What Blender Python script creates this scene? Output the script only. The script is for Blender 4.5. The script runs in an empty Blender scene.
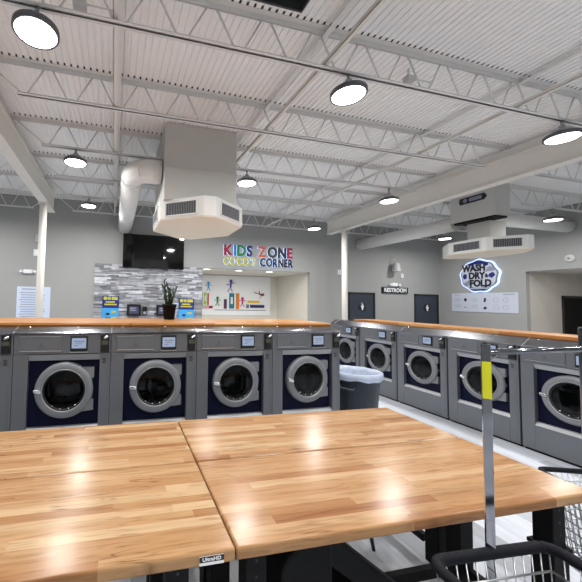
import bpy, bmesh, math, random
from mathutils import Vector, Matrix
random.seed(7)
PI = math.pi
SC = bpy.context.scene
COL = SC.collection

# ------------------------------------------------------------------ camera
def rad(d): return math.radians(d)
def make_camera():
    yaw, pitch, roll = rad(13.837), rad(2.785), rad(1.083)
    f = Vector((math.sin(yaw)*math.cos(pitch), math.cos(yaw)*math.cos(pitch), math.sin(pitch)))
    r = Vector((math.cos(yaw), -math.sin(yaw), 0))
    u = r.cross(f)
    r2 = r*math.cos(roll) + u*math.sin(roll)
    u2 = -r*math.sin(roll) + u*math.cos(roll)
    m = Matrix((( r2.x, u2.x, -f.x, 0), (r2.y, u2.y, -f.y, 0), (r2.z, u2.z, -f.z, 1.75), (0, 0, 0, 1)))
    cam = bpy.data.cameras.new('camera')
    cam.sensor_width = 36; cam.lens = 36*321.9/582
    cam.shift_x = 97/582; cam.shift_y = -5.9/582
    cam.clip_start = 0.02; cam.clip_end = 100
    o = bpy.data.objects.new('camera', cam); COL.objects.link(o)
    o.matrix_world = m
    SC.camera = o
make_camera()
w = bpy.data.worlds.new('world'); SC.world = w; w.use_nodes = True
w.node_tree.nodes['Background'].inputs[0].default_value = (0.8, 0.9, 1, 1)
w.node_tree.nodes['Background'].inputs[1].default_value = 0.3
SC.view_settings.view_transform = 'Standard'
SC.view_settings.look = 'None'
SC.view_settings.exposure = -0.8
SC.view_settings.gamma = 1
SC.view_settings.use_curve_mapping = False
LAMP_W = 84.0
LENS_E = 18.0

# ------------------------------------------------------------------ materials
def srgb(r, g, b):
    def c(v):
        v /= 255
        return v/12.92 if v <= 0.04045 else ((v+0.055)/1.055)**2.4
    return (c(r), c(g), c(b), 1)
def mat(name, col, rough=0.5, metal=0.0, noise=0.0, nscale=20, bump=0.0, bscale=60, spec=0.5, stretch=None, coat=0):
    m = bpy.data.materials.new(name); m.use_nodes = True
    nt = m.node_tree; n = nt.nodes; L = nt.links
    b = n['Principled BSDF']
    b.inputs['Base Color'].default_value = col
    b.inputs['Roughness'].default_value = rough
    b.inputs['Metallic'].default_value = metal
    b.inputs['Specular IOR Level'].default_value = spec
    b.inputs['Coat Weight'].default_value = coat
    tc = n.new('ShaderNodeTexCoord'); mp = n.new('ShaderNodeMapping')
    L.new(tc.outputs['Object'], mp.inputs[0])
    if stretch: mp.inputs['Scale'].default_value = stretch
    if noise > 0:
        t = n.new('ShaderNodeTexNoise'); t.inputs['Scale'].default_value = nscale; t.inputs['Detail'].default_value = 4
        L.new(mp.outputs[0], t.inputs[0])
        mx = n.new('ShaderNodeMix'); mx.data_type = 'RGBA'
        L.new(t.outputs[0], mx.inputs[0])
        mx.inputs[6].default_value = tuple(c*(1-noise) for c in col[:3])+(1,)
        mx.inputs[7].default_value = tuple(min(1, c*(1+noise)) for c in col[:3])+(1,)
        L.new(mx.outputs[2], b.inputs['Base Color'])
    if bump > 0:
        t = n.new('ShaderNodeTexNoise'); t.inputs['Scale'].default_value = bscale
        L.new(mp.outputs[0], t.inputs[0])
        bp = n.new('ShaderNodeBump'); bp.inputs['Strength'].default_value = bump; bp.inputs['Distance'].default_value = 0.01
        L.new(t.outputs[0], bp.inputs['Height']); L.new(bp.outputs[0], b.inputs['Normal'])
    return m
def emis(name, col, s):
    m = bpy.data.materials.new(name); m.use_nodes = True
    b = m.node_tree.nodes['Principled BSDF']
    b.inputs['Base Color'].default_value = (0.02, 0.02, 0.02, 1)
    b.inputs['Emission Color'].default_value = col
    b.inputs['Emission Strength'].default_value = s
    b.inputs['Roughness'].default_value = 0.3
    return m
def math_node(nt, op, a, b=None, c=None):
    x = nt.nodes.new('ShaderNodeMath'); x.operation = op
    for i, v in enumerate((a, b, c)):
        if v is None: continue
        if isinstance(v, (int, float)): x.inputs[i].default_value = v
        else: nt.links.new(v, x.inputs[i])
    return x.outputs[0]
def ramp(nt, fac, stops, interp='LINEAR'):
    r = nt.nodes.new('ShaderNodeValToRGB'); nt.links.new(fac, r.inputs[0])
    r.color_ramp.interpolation = interp
    e = r.color_ramp.elements
    while len(e) < len(stops): e.new(0.5)
    for el, (p, c) in zip(e, stops): el.position = p; el.color = c
    return r.outputs[0]
def butcher_mat(name, sw=0.05, sl=0.8, seed=0.0, rough=0.21, axis='X', k=(0.59, 0.59, 0.62)):
    """butcher block: strips of staves with their own tones, grain, dark knots and cracks"""
    m = bpy.data.materials.new(name); m.use_nodes = True
    nt = m.node_tree; n = nt.nodes; L = nt.links; b = n['Principled BSDF']
    tc = n.new('ShaderNodeTexCoord'); sp = n.new('ShaderNodeSeparateXYZ'); L.new(tc.outputs['Object'], sp.inputs[0])
    X, Y, Z = sp.outputs
    if axis == 'Y': X, Y = Y, X
    row = math_node(nt, 'FLOOR', math_node(nt, 'DIVIDE', Y, sw))
    wn = n.new('ShaderNodeTexWhiteNoise'); wn.noise_dimensions = '1D'
    L.new(math_node(nt, 'ADD', row, seed), wn.inputs['W'])
    xs = math_node(nt, 'ADD', math_node(nt, 'DIVIDE', X, sl), math_node(nt, 'MULTIPLY', wn.outputs[0], 7.3))
    cell = math_node(nt, 'FLOOR', xs)
    cv = n.new('ShaderNodeCombineXYZ'); L.new(row, cv.inputs[0]); L.new(cell, cv.inputs[1]); cv.inputs[2].default_value = seed
    w2 = n.new('ShaderNodeTexWhiteNoise'); w2.noise_dimensions = '3D'; L.new(cv.outputs[0], w2.inputs[0])
    def q(*c): c = srgb(*c); return (c[0]*k[0], c[1]*k[1], c[2]*k[2], 1)
    base = ramp(nt, w2.outputs[0], [(0.0, q(186, 132, 86)), (0.12, q(204, 154, 104)), (0.4, q(216, 170, 120)), (0.75, q(224, 182, 132)), (1.0, q(234, 198, 150))])
    # grain
    gv = n.new('ShaderNodeCombineXYZ')
    L.new(math_node(nt, 'ADD', math_node(nt, 'MULTIPLY', X, 2.2), math_node(nt, 'MULTIPLY', w2.outputs[0], 31)), gv.inputs[0])
    L.new(math_node(nt, 'MULTIPLY', Y, 26), gv.inputs[1]); L.new(math_node(nt, 'MULTIPLY', Z, 26), gv.inputs[2])
    g = n.new('ShaderNodeTexNoise'); g.inputs['Scale'].default_value = 1.6; g.inputs['Detail'].default_value = 7; g.inputs['Distortion'].default_value = 1.2
    L.new(gv.outputs[0], g.inputs[0])
    gc = ramp(nt, g.outputs[0], [(0.27, (0.56, 0.46, 0.38, 1)), (0.5, (0.95, 0.94, 0.93, 1)), (0.75, (1.12, 1.12, 1.12, 1))])
    mx = n.new('ShaderNodeMix'); mx.data_type = 'RGBA'; mx.blend_type = 'MULTIPLY'; mx.inputs[0].default_value = 0.75
    L.new(base, mx.inputs[6]); L.new(gc, mx.inputs[7])
    # long dark cracks and mineral streaks
    kv = n.new('ShaderNodeCombineXYZ')
    L.new(math_node(nt, 'ADD', math_node(nt, 'MULTIPLY', X, 1.0), math_node(nt, 'MULTIPLY', w2.outputs[0], 3)), kv.inputs[0]); L.new(math_node(nt, 'MULTIPLY', Y, 17.0), kv.inputs[1]); kv.inputs[2].default_value = seed*3.1
    kn = n.new('ShaderNodeTexNoise'); kn.inputs['Scale'].default_value = 1.5; kn.inputs['Detail'].default_value = 3; kn.inputs['Distortion'].default_value = 0.5
    L.new(kv.outputs[0], kn.inputs[0])
    line = math_node(nt, 'ABSOLUTE', math_node(nt, 'SUBTRACT', kn.outputs[0], 0.5))
    kf = ramp(nt, line, [(0.0, (1, 1, 1, 1)), (0.008, (0.5, 0.5, 0.5, 1)), (0.022, (0, 0, 0, 1))])
    msk = n.new('ShaderNodeTexNoise'); msk.inputs['Scale'].default_value = 3.2; msk.inputs['Detail'].default_value = 1; L.new(tc.outputs['Object'], msk.inputs[0])
    mk = ramp(nt, msk.outputs[0], [(0.55, (0, 0, 0, 1)), (0.66, (1, 1, 1, 1))])
    mx2 = n.new('ShaderNodeMix'); mx2.data_type = 'RGBA'
    L.new(math_node(nt, 'MULTIPLY', math_node(nt, 'MULTIPLY', kf, mk), 0.85), mx2.inputs[0]); L.new(mx.outputs[2], mx2.inputs[6]); mx2.inputs[7].default_value = srgb(84, 50, 28)
    # glue lines between strips
    fr = math_node(nt, 'FRACT', math_node(nt, 'DIVIDE', Y, sw))
    gl = ramp(nt, fr, [(0.0, (1, 1, 1, 1)), (0.03, (0, 0, 0, 1))])
    fx = math_node(nt, 'FRACT', xs)
    gl2 = ramp(nt, fx, [(0.0, (1, 1, 1, 1)), (0.004, (0, 0, 0, 1))])
    gm = math_node(nt, 'MULTIPLY', math_node(nt, 'MAXIMUM', gl, gl2), 0.16)
    mx3 = n.new('ShaderNodeMix'); mx3.data_type = 'RGBA'
    L.new(gm, mx3.inputs[0]); L.new(mx2.outputs[2], mx3.inputs[6]); mx3.inputs[7].default_value = srgb(135, 85, 48)
    L.new(mx3.outputs[2], b.inputs['Base Color']); b.inputs['Specular IOR Level'].default_value = 0.17
    rr = n.new('ShaderNodeMapRange'); L.new(g.outputs[0], rr.inputs[0]); rr.inputs[3].default_value = rough-0.06; rr.inputs[4].default_value = rough+0.08
    L.new(rr.outputs[0], b.inputs['Roughness'])
    bp = n.new('ShaderNodeBump'); bp.inputs['Strength'].default_value = 0.02; bp.inputs['Distance'].default_value = 0.003
    L.new(g.outputs[0], bp.inputs['Height']); L.new(bp.outputs[0], b.inputs['Normal'])
    return m
def floor_mat():
    m = bpy.data.materials.new('grey_plank_floor'); m.use_nodes = True
    nt = m.node_tree; n = nt.nodes; L = nt.links; b = n['Principled BSDF']
    tc = n.new('ShaderNodeTexCoord'); sp = n.new('ShaderNodeSeparateXYZ'); L.new(tc.outputs['Object'], sp.inputs[0])
    X, Y, Z = sp.outputs
    row = math_node(nt, 'FLOOR', math_node(nt, 'DIVIDE', X, 0.152))
    wn = n.new('ShaderNodeTexWhiteNoise'); wn.noise_dimensions = '1D'; L.new(row, wn.inputs['W'])
    ys = math_node(nt, 'ADD', math_node(nt, 'DIVIDE', Y, 1.2), math_node(nt, 'MULTIPLY', wn.outputs[0], 5.1))
    cv = n.new('ShaderNodeCombineXYZ'); L.new(row, cv.inputs[0]); L.new(math_node(nt, 'FLOOR', ys), cv.inputs[1])
    w2 = n.new('ShaderNodeTexWhiteNoise'); w2.noise_dimensions = '3D'; L.new(cv.outputs[0], w2.inputs[0])
    base = ramp(nt, w2.outputs[0], [(0.0, srgb(168, 172, 178)), (0.3, srgb(190, 194, 202)), (0.7, srgb(206, 210, 219)), (1.0, srgb(220, 224, 233))])
    gv = n.new('ShaderNodeCombineXYZ')
    L.new(math_node(nt, 'MULTIPLY', X, 14), gv.inputs[0]); L.new(math_node(nt, 'MULTIPLY', Y, 2), gv.inputs[1]); L.new(w2.outputs[0], gv.inputs[2])
    g = n.new('ShaderNodeTexNoise'); g.inputs['Scale'].default_value = 2; g.inputs['Detail'].default_value = 6; L.new(gv.outputs[0], g.inputs[0])
    gc = ramp(nt, g.outputs[0], [(0.3, (0.82, 0.82, 0.82, 1)), (0.65, (1, 1, 1, 1))])
    mx = n.new('ShaderNodeMix'); mx.data_type = 'RGBA'; mx.blend_type = 'MULTIPLY'; mx.inputs[0].default_value = 0.8
    L.new(base, mx.inputs[6]); L.new(gc, mx.inputs[7])
    s1 = ramp(nt, math_node(nt, 'FRACT', math_node(nt, 'DIVIDE', X, 0.152)), [(0, (1, 1, 1, 1)), (0.025, (0, 0, 0, 1))])
    s2 = ramp(nt, math_node(nt, 'FRACT', ys), [(0, (1, 1, 1, 1)), (0.003, (0, 0, 0, 1))])
    mx3 = n.new('ShaderNodeMix'); mx3.data_type = 'RGBA'
    L.new(math_node(nt, 'MULTIPLY', math_node(nt, 'MAXIMUM', s1, s2), 0.6), mx3.inputs[0]); L.new(mx.outputs[2], mx3.inputs[6]); mx3.inputs[7].default_value = srgb(120, 120, 122)
    L.new(mx3.outputs[2], b.inputs['Base Color'])
    b.inputs['Roughness'].default_value = 0.42
    return m
def attr_mat(name, rough=0.7):
    m = bpy.data.materials.new(name); m.use_nodes = True
    nt = m.node_tree; n = nt.nodes; L = nt.links; b = n['Principled BSDF']
    a = n.new('ShaderNodeAttribute'); a.attribute_name = 'tone'
    tc = n.new('ShaderNodeTexCoord')
    t = n.new('ShaderNodeTexNoise'); t.inputs['Scale'].default_value = 9; t.inputs['Detail'].default_value = 5; L.new(tc.outputs['Object'], t.inputs[0])
    mx = n.new('ShaderNodeMix'); mx.data_type = 'RGBA'; mx.blend_type = 'MULTIPLY'; mx.inputs[0].default_value = 0.7
    L.new(a.outputs['Color'], mx.inputs[6])
    L.new(ramp(nt, t.outputs[0], [(0.3, (0.7, 0.7, 0.72, 1)), (0.7, (1.1, 1.1, 1.1, 1))]), mx.inputs[7])
    L.new(mx.outputs[2], b.inputs['Base Color']); b.inputs['Roughness'].default_value = rough
    return m

M = {}
M['deck'] = mat('white_painted_deck', srgb(242, 242, 241), 0.55, noise=0.03, nscale=1.5)
M['steel_white'] = mat('white_painted_steel', srgb(226, 223, 216), 0.5, noise=0.04, nscale=6)
M['joist'] = mat('pale_grey_joist_paint', srgb(224, 224, 222), 0.5, noise=0.05, nscale=8)
M['wall'] = mat('grey_wall_paint', srgb(160, 161, 159), 0.75, noise=0.02, nscale=3, bump=0.05, bscale=200)
M['chrome_dark'] = mat('dark_chrome', srgb(120, 123, 130), 0.16, metal=1.0, noise=0.03)
M['wall_light'] = mat('warm_light_wall_paint', srgb(212, 208, 198), 0.75, noise=0.02, nscale=3)
M['alcove'] = mat('beige_alcove_paint', srgb(196, 191, 183), 0.8, noise=0.04, nscale=2)
M['floor'] = floor_mat()
M['duct'] = mat('white_duct_paint', srgb(228, 228, 225), 0.5, noise=0.03, nscale=5)
M['ductbox'] = mat('grey_white_duct_panel', srgb(200, 200, 196), 0.55, noise=0.03, nscale=3)
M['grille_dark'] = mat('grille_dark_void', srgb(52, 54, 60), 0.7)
M['grille_blade'] = mat('grille_blade_grey', srgb(140, 142, 148), 0.45, noise=0.1)
M['washer'] = mat('brushed_grey_steel', srgb(112, 115, 120), 0.42, metal=0.5, noise=0.06, nscale=5, stretch=(1, 1, 30))
M['washer_light'] = mat('light_grey_trim', srgb(158, 160, 163), 0.4, metal=0.5, noise=0.04, nscale=9)
M['ring'] = mat('silver_grey_door_ring', srgb(122, 124, 128), 0.5, metal=0.2, noise=0.04, nscale=12)
M['bright'] = mat('bright_edge_metal', srgb(225, 226, 228), 0.25, metal=0.9)
M['chrome'] = mat('chrome', srgb(160, 162, 168), 0.09, metal=1.0, noise=0.03)
M['stainless'] = mat('stainless_sheet', srgb(142, 143, 147), 0.2, metal=1.0, noise=0.05, nscale=3, bump=0.05, bscale=4)
M['navy'] = mat('navy_gloss_panel', srgb(5, 10, 38), 0.55, noise=0.1, spec=0.15)
M['black'] = mat('black_plastic', srgb(16, 16, 18), 0.35, noise=0.1)
M['black_matte'] = mat('black_powder_coat', srgb(11, 12, 14), 0.6, noise=0.15, spec=0.2)
M['gasket'] = mat('black_rubber', srgb(14, 14, 15), 0.45, noise=0.1)
M['drum'] = mat('dark_drum_steel', srgb(92, 94, 96), 0.35, metal=0.8, noise=0.2, nscale=12)
M['screen'] = emis('lit_screen_blue_white', srgb(188, 208, 240), 1.0)
M['screen_purple'] = emis('lit_screen_violet', srgb(120, 115, 175), 0.45)
M['ink'] = mat('dark_ink', srgb(34, 36, 44), 0.6, noise=0.1)
M['ink_grey'] = mat('grey_ink', srgb(140, 146, 165), 0.6, noise=0.1)
M['olive'] = mat('olive_reader_window', srgb(78, 80, 66), 0.3, noise=0.1)
M['wood_a'] = butcher_mat('butcher_block_back_left', seed=1)
M['wood_b'] = butcher_mat('butcher_block_front_left', seed=5)
M['wood_c'] = butcher_mat('butcher_block_back_right', seed=11, k=(0.56, 0.54, 0.56))
M['wood_d'] = butcher_mat('butcher_block_front_right', seed=17, k=(0.56, 0.53, 0.54))
M['wood_top'] = butcher_mat('butcher_block_counter', seed=23, rough=0.3, k=(0.72, 0.56, 0.40))
M['lens'] = emis('lit_led_lens', (1, 0.985, 0.96, 1), LENS_E)
M['lamp_body'] = mat('grey_lamp_housing', srgb(176, 176, 178), 0.5, noise=0.05)
M['lamp_rim'] = mat('dark_lamp_rim', srgb(96, 98, 104), 0.4, metal=0.2, noise=0.05)
M['door_navy'] = mat('dark_slate_door_paint', srgb(48, 56, 68), 0.45, noise=0.05)
M['frame_dark'] = mat('black_door_frame', srgb(30, 32, 36), 0.4, noise=0.05)
M['white'] = mat('white_matte', srgb(236, 238, 240), 0.6, noise=0.02)
M['paper'] = mat('white_blue_paper', srgb(205, 216, 238), 0.6, noise=0.03)
M['panel_white'] = mat('cool_white_board', srgb(200, 205, 220), 0.5, noise=0.02)
M['tv'] = mat('glossy_black_screen', srgb(8, 8, 9), 0.05, noise=0.05)
M['halo'] = emis('halo_led_white', srgb(190, 212, 255), 5.5)
M['halo_soft'] = emis('halo_led_soft', srgb(190, 212, 255), 3.2)
M['ink_light'] = mat('light_grey_ink', srgb(168, 174, 190), 0.6, noise=0.05)
M['down'] = emis('lit_downlight', (1, 0.95, 0.85, 1), 8.0)
M['bin'] = mat('slate_blue_plastic', srgb(38, 49, 60), 0.5, noise=0.06)
M['bag'] = mat('pale_grey_bin_liner', srgb(176, 186, 206), 0.35, noise=0.12, nscale=18, bump=0.6, bscale=25)
M['rim_blue'] = mat('dark_navy_bumper_tube', srgb(8, 10, 18), 0.7, noise=0.1, spec=0.2)
M['wire'] = mat('galvanised_wire', srgb(190, 192, 194), 0.28, metal=0.9)
M['tan'] = mat('tan_pole_sleeve', srgb(150, 128, 100), 0.4, metal=0.4, noise=0.1)
M['yellow'] = mat('yellow_sticker', srgb(214, 214, 30), 0.5, noise=0.05)
M['leaf'] = mat('dark_green_leaf', srgb(34, 58, 34), 0.4, noise=0.3, nscale=30)
M['pot'] = mat('dark_brown_pot', srgb(20, 18, 17), 0.8, noise=0.1, spec=0.1)
M['soil'] = mat('dark_soil', srgb(40, 30, 24), 0.9, noise=0.3, bump=0.5)
M['stone'] = attr_mat('stacked_ledger_stone')
M['hatch'] = mat('dark_grey_shaft', srgb(60, 62, 62), 0.6, noise=0.5, nscale=6)
M['diff_under'] = mat('cream_diffuser_underside', srgb(240, 226, 204), 0.6, noise=0.02)
COLS = dict(red=(196, 38, 44), green=(36, 132, 62), lime=(150, 190, 50), blue=(44, 132, 200), teal=(30, 120, 140), navy=(34, 38, 92), purple=(108, 76, 168),
            orange=(222, 128, 48), yellow=(226, 190, 60), pink=(206, 44, 120), plum=(82, 40, 84), maroon=(110, 26, 30), black=(24, 26, 34), gold=(190, 186, 60), wine=(160, 30, 50),
            lightblue=(60, 160, 225), royal=(20, 34, 118), white=(235, 236, 240), brick=(190, 84, 40), grey=(120, 124, 132))
def cm(k):
    if 'c_'+k not in M: M['c_'+k] = mat(k+'_print', srgb(*COLS[k]), 0.5, noise=0.04)
    return M['c_'+k]

# ------------------------------------------------------------------ mesh helpers
def box(bm, x0, x1, y0, y1, z0, z1):
    v = [bm.verts.new(p) for p in ((x0,y0,z0),(x1,y0,z0),(x1,y1,z0),(x0,y1,z0),(x0,y0,z1),(x1,y0,z1),(x1,y1,z1),(x0,y1,z1))]
    fs = []
    for f in ((3,2,1,0),(4,5,6,7),(0,1,5,4),(1,2,6,5),(2,3,7,6),(3,0,4,7)): fs.append(bm.faces.new([v[i] for i in f]))
    return fs
def frame_of(d):
    d = d.normalized(); a = Vector((0, 0, 1)) if abs(d.z) < 0.9 else Vector((1, 0, 0))
    u = d.cross(a).normalized(); return u, u.cross(d).normalized()
def tube(bm, pts, r, seg=8, cap=True, radii=None):
    pts = [Vector(p) for p in pts]; rings = []
    for i, p in enumerate(pts):
        d = (pts[min(i+1, len(pts)-1)] - pts[max(i-1, 0)])
        u, v = frame_of(d)
        if rings:
            # keep the twist small
            pu = rings[-1][1]; u = (pu - d.normalized()*pu.dot(d.normalized())).normalized(); v = u.cross(d.normalized())
        rr = radii[i] if radii else r
        rings.append(([bm.verts.new(p + (u*math.cos(2*PI*k/seg) + v*math.sin(2*PI*k/seg))*rr) for k in range(seg)], u))
    for (a, _), (b, _) in zip(rings, rings[1:]):
        for k in range(seg):
            f = bm.faces.new((a[k], a[(k+1) % seg], b[(k+1) % seg], b[k])); f.smooth = True
    if cap:
        bm.faces.new(rings[0][0]); bm.faces.new(list(reversed(rings[-1][0])))
def lathe(bm, prof, cx=0, cy=0, cz=0, seg=32, axis='Z', smooth=True):
    """prof: (radius, height) pairs; axis Z up or Y (towards +y)"""
    rings = []
    for r, h in prof:
        if r < 1e-5:
            rings.append([bm.verts.new((cx, cy, cz+h) if axis == 'Z' else (cx, cy+h, cz))]); continue
        ring = []
        for k in range(seg):
            a = 2*PI*k/seg; c, s = r*math.cos(a), r*math.sin(a)
            ring.append(bm.verts.new((cx+c, cy+s, cz+h) if axis == 'Z' else (cx+c, cy+h, cz+s)))
        rings.append(ring)
    for a, b in zip(rings, rings[1:]):
        for k in range(seg):
            k2 = (k+1) % seg
            if len(a) == 1 and len(b) == 1: continue
            if len(a) == 1: f = bm.faces.new((a[0], b[k], b[k2]))
            elif len(b) == 1: f = bm.faces.new((a[k], b[0], a[k2]))
            else: f = bm.faces.new((a[k], b[k], b[k2], a[k2]))
            f.smooth = smooth
def prism(bm, poly, y0, y1, plane='XZ'):
    """poly of 2D points extruded; XZ extrudes along y, XY along z, YZ along x"""
    def P(a, b, c):
        return {'XZ': (a, c, b), 'XY': (a, b, c), 'YZ': (c, a, b)}[plane]
    A = [bm.verts.new(P(a, b, y0)) for a, b in poly]; B = [bm.verts.new(P(a, b, y1)) for a, b in poly]
    bm.faces.new(A); bm.faces.new(list(reversed(B)))
    n = len(poly)
    for i in range(n): bm.faces.new((A[i], B[i], B[(i+1) % n], A[(i+1) % n]))
def BM(): return bmesh.new()
def obj(name, bm, m, parent=None, bevel=0, seg=2):
    bmesh.ops.recalc_face_normals(bm, faces=bm.faces)
    me = bpy.data.meshes.new(name); bm.to_mesh(me); bm.free()
    o = bpy.data.objects.new(name, me); COL.objects.link(o)
    me.materials.append(m)
    if parent: o.parent = parent
    if bevel:
        b = o.modifiers.new('bevel', 'BEVEL'); b.width = bevel; b.segments = seg; b.limit_method = 'ANGLE'; b.harden_normals = False
    return o
def bobj(name, dims, m, parent=None, bevel=0):
    bm = BM(); box(bm, *dims); return obj(name, bm, m, parent, bevel)
def tag(o, label, cat, group=None):
    o['label'] = label; o['category'] = cat
    if group: o['group'] = group
    return o
def thing(name, label, cat, loc=(0, 0, 0), rz=0, group=None):
    o = bpy.data.objects.new(name, None); COL.objects.link(o)
    o.empty_display_size = 0.1
    o.location = loc; o.rotation_euler = (0, 0, rz)
    return tag(o, label, cat, group)
def struct(name, bm, m, parent=None, bevel=0):
    o = obj(name, bm, m, parent, bevel)
    if not parent: o['kind'] = 'structure'
    return o
KIDS = {}
def children(o): return [c for c in bpy.data.objects if c.parent == o]
def copy_tree(o, parent=None):
    c = o.copy(); COL.objects.link(c); c.parent = parent
    for ch in children(o): copy_tree(ch, c)
    return c
def dup(o, loc, rz, label):
    c = copy_tree(o); c.location = loc; c.rotation_euler = (0, 0, rz); c['label'] = label
    return c
def text_mesh(s, size, depth, offset=0.0, sx=1.0, align='CENTER'):
    """text as a bmesh standing in the XZ plane, facing -Y, centred on the origin"""
    cu = bpy.data.curves.new('text', 'FONT'); cu.body = s; cu.size = size; cu.extrude = depth/2; cu.offset = offset
    cu.align_x = align; cu.align_y = 'CENTER'; cu.resolution_u = 3
    o = bpy.data.objects.new('text', cu); COL.objects.link(o)
    bpy.context.view_layer.update()
    dg = bpy.context.evaluated_depsgraph_get()
    me = bpy.data.meshes.new_from_object(o.evaluated_get(dg))
    bm = BM(); bm.from_mesh(me)
    bpy.data.objects.remove(o); bpy.data.meshes.remove(me)
    xs = [v.co.x for v in bm.verts]
    for v in bm.verts:
        x, y, z = v.co; v.co = (x*sx, -z, y)
    return bm, (min(xs)*sx, max(xs)*sx)

# ------------------------------------------------------------------ room shell
H = 1.75                         # eye height; heights below are above the floor
YB, XR, XL, YF = 9.6, 11.95, -9.8, -4.5
DK = 2.8 + H                     # underside of the deck
TOP = DK + 0.12
bm = BM(); box(bm, XL-0.1, XR+3.2, YF-0.1, YB+2.6, -0.1, 0); struct('floor', bm, M['floor'])
# corrugated roof deck, flutes along Y, with one opening for the roof shaft
HX0, HX1, HY0, HY1 = 1.08, 1.68, 1.75, 2.66
def deck():
    bm = BM(); p = 0.075; nrib = int((XR-XL)/p)
    prof = []
    for i in range(nrib):
        x = XL+i*p
        prof += [(x, 0.0), (x+0.048, 0.0), (x+0.054, 0.014), (x+0.069, 0.014)]
    prof.append((XL+nrib*p, 0)); prof.append((XR+0.05, 0))
    for (ya, yb) in ((YF, HY0), (HY0, HY1), (HY1, YB)):
        A = [bm.verts.new((x, ya, DK+z)) for x, z in prof]; B = [bm.verts.new((x, yb, DK+z)) for x, z in prof]
        for i in range(len(prof)-1):
            if ya == HY0 and prof[i][0] > HX0-0.01 and prof[i+1][0] < HX1+0.01: continue
            bm.faces.new((A[i], A[i+1], B[i+1], B[i]))
    box(bm, XL, HX0, YF, YB, TOP, TOP+0.1); box(bm, HX1, XR, YF, YB, TOP, TOP+0.1)
    box(bm, HX0, HX1, YF, HY0, TOP, TOP+0.1); box(bm, HX0, HX1, HY1, YB, TOP, TOP+0.1)
    struct('ceiling', bm, M['deck'])
deck()
# back wall with the kids corner niche, right wall with the alcove
NX0, NX1, NZ = 2.62, 6.40, H+1.03
AY, AX1, AZ = 6.96, 15.1, H+1.06
bm = BM()
box(bm, XL, NX0, YB, YB+0.15, 0, TOP); box(bm, NX1, XR, YB, YB+0.15, 0, TOP); box(bm, NX0, NX1, YB, YB+0.15, NZ, TOP)
struct('wall_back', bm, M['wall'])
bm = BM()
box(bm, NX0-0.1, NX1+0.1, 11.85, 11.95, 0, NZ+0.1)
box(bm, NX0-0.1, NX0, YB+0.15, 11.85, 0, NZ+0.1); box(bm, NX1, NX1+0.1, YB+0.15, 11.85, 0, NZ+0.1)
box(bm, NX0, NX1, YB+0.15, 11.85, NZ, NZ+0.1)
struct('wall_niche', bm, M['wall_light'])
bm = BM()
box(bm, XR, XR+0.15, AY, YB+0.15, 0, TOP); box(bm, XR, XR+0.15, YF, AY-4.5, 0, TOP); box(bm, XR, XR+0.15, AY-4.5, AY, AZ, TOP)
struct('wall_right', bm, M['wall'])
bm = BM()
box(bm, XR+0.15, 13.45, AY, AY+0.1, 0, AZ+0.1); box(bm, 13.45, 14.65, AY, AY+0.1, H+0.37, AZ+0.1); box(bm, 14.65, AX1, AY, AY+0.1, 0, AZ+0.1)
box(bm, AX1, AX1+0.1, AY-4.6, AY+0.1, 0, AZ+0.1); box(bm, XR+0.15, AX1, AY-4.6, AY-4.5, 0, AZ+0.1)
box(bm, XR+0.15, AX1, AY-4.5, AY, AZ, AZ+0.1)
struct('wall_alcove', bm, M['alcove'])
bm = BM(); box(bm, XL-0.15, XL, YF, YB+0.15, 0, TOP); struct('wall_left', bm, M['wall'])
bm = BM(); box(bm, XL-0.15, XR+0.15, YF-0.15, YF, 0, TOP); struct('wall_front', bm, M['wall'])

# doors
def restroom_door(name, x0, x1, ztop):
    bm = BM()
    box(bm, x0, x0+0.06, YB-0.03, YB, 0, ztop); box(bm, x1-0.06, x1, YB-0.03, YB, 0, ztop); box(bm, x0, x1, YB-0.03, YB, ztop-0.06, ztop)
    d = struct(name, bm, M['frame_dark'])
    bobj('door_leaf', (x0+0.06, x1-0.06, YB-0.012, YB, 0.01, ztop-0.06), M['door_navy'], d, 0.003)
    xm = (x0+x1)/2+0.02; zc = H-0.10
    bm = BM(); lathe(bm, [(0, -0.012), (0.15, -0.012), (0.155, -0.004), (0.155, 0)], xm, YB-0.012, zc, 32, 'Y'); s = obj('restroom_symbol', bm, M['black'], d)
    bm = BM()
    lathe(bm, [(0, -0.006), (0.026, -0.006), (0.026, 0)], xm, YB-0.024, zc+0.085, 16, 'Y')
    prism(bm, [(xm-0.05, zc+0.05), (xm+0.05, zc+0.05), (xm+0.055, zc-0.03), (xm+0.03, zc-0.03), (xm+0.028, zc-0.11), (xm-0.028, zc-0.11), (xm-0.03, zc-0.03), (xm-0.055, zc-0.03)], YB-0.030, YB-0.024)
    obj('figure', bm, M['white'], s)
    bm = BM(); lathe(bm, [(0.03, 0), (0.03, -0.01), (0.01, -0.012), (0.01, -0.05)], x1-0.14, YB-0.012, 1.02, 12, 'Y'); box(bm, x1-0.25, x1-0.13, YB-0.075, YB-0.06, 1.01, 1.03)
    obj('door_handle', bm, M['chrome'], d)
restroom_door('door_1', 7.89, 9.0, H+0.405)
restroom_door('door_2', 10.74, 11.86, H+0.405)
bm = BM()
box(bm, 13.45, 13.52, AY-0.02, AY+0.06, 0, H+0.37); box(bm, 14.58, 14.65, AY-0.02, AY+0.06, 0, H+0.37); box(bm, 13.45, 14.65, AY-0.02, AY+0.06, H+0.30, H+0.37)
d3 = struct('door_3', bm, M['frame_dark'])
bobj('door_leaf', (13.52, 14.58, AY+0.03, AY+0.06, 0.01, H+0.30), M['black_matte'], d3)

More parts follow.
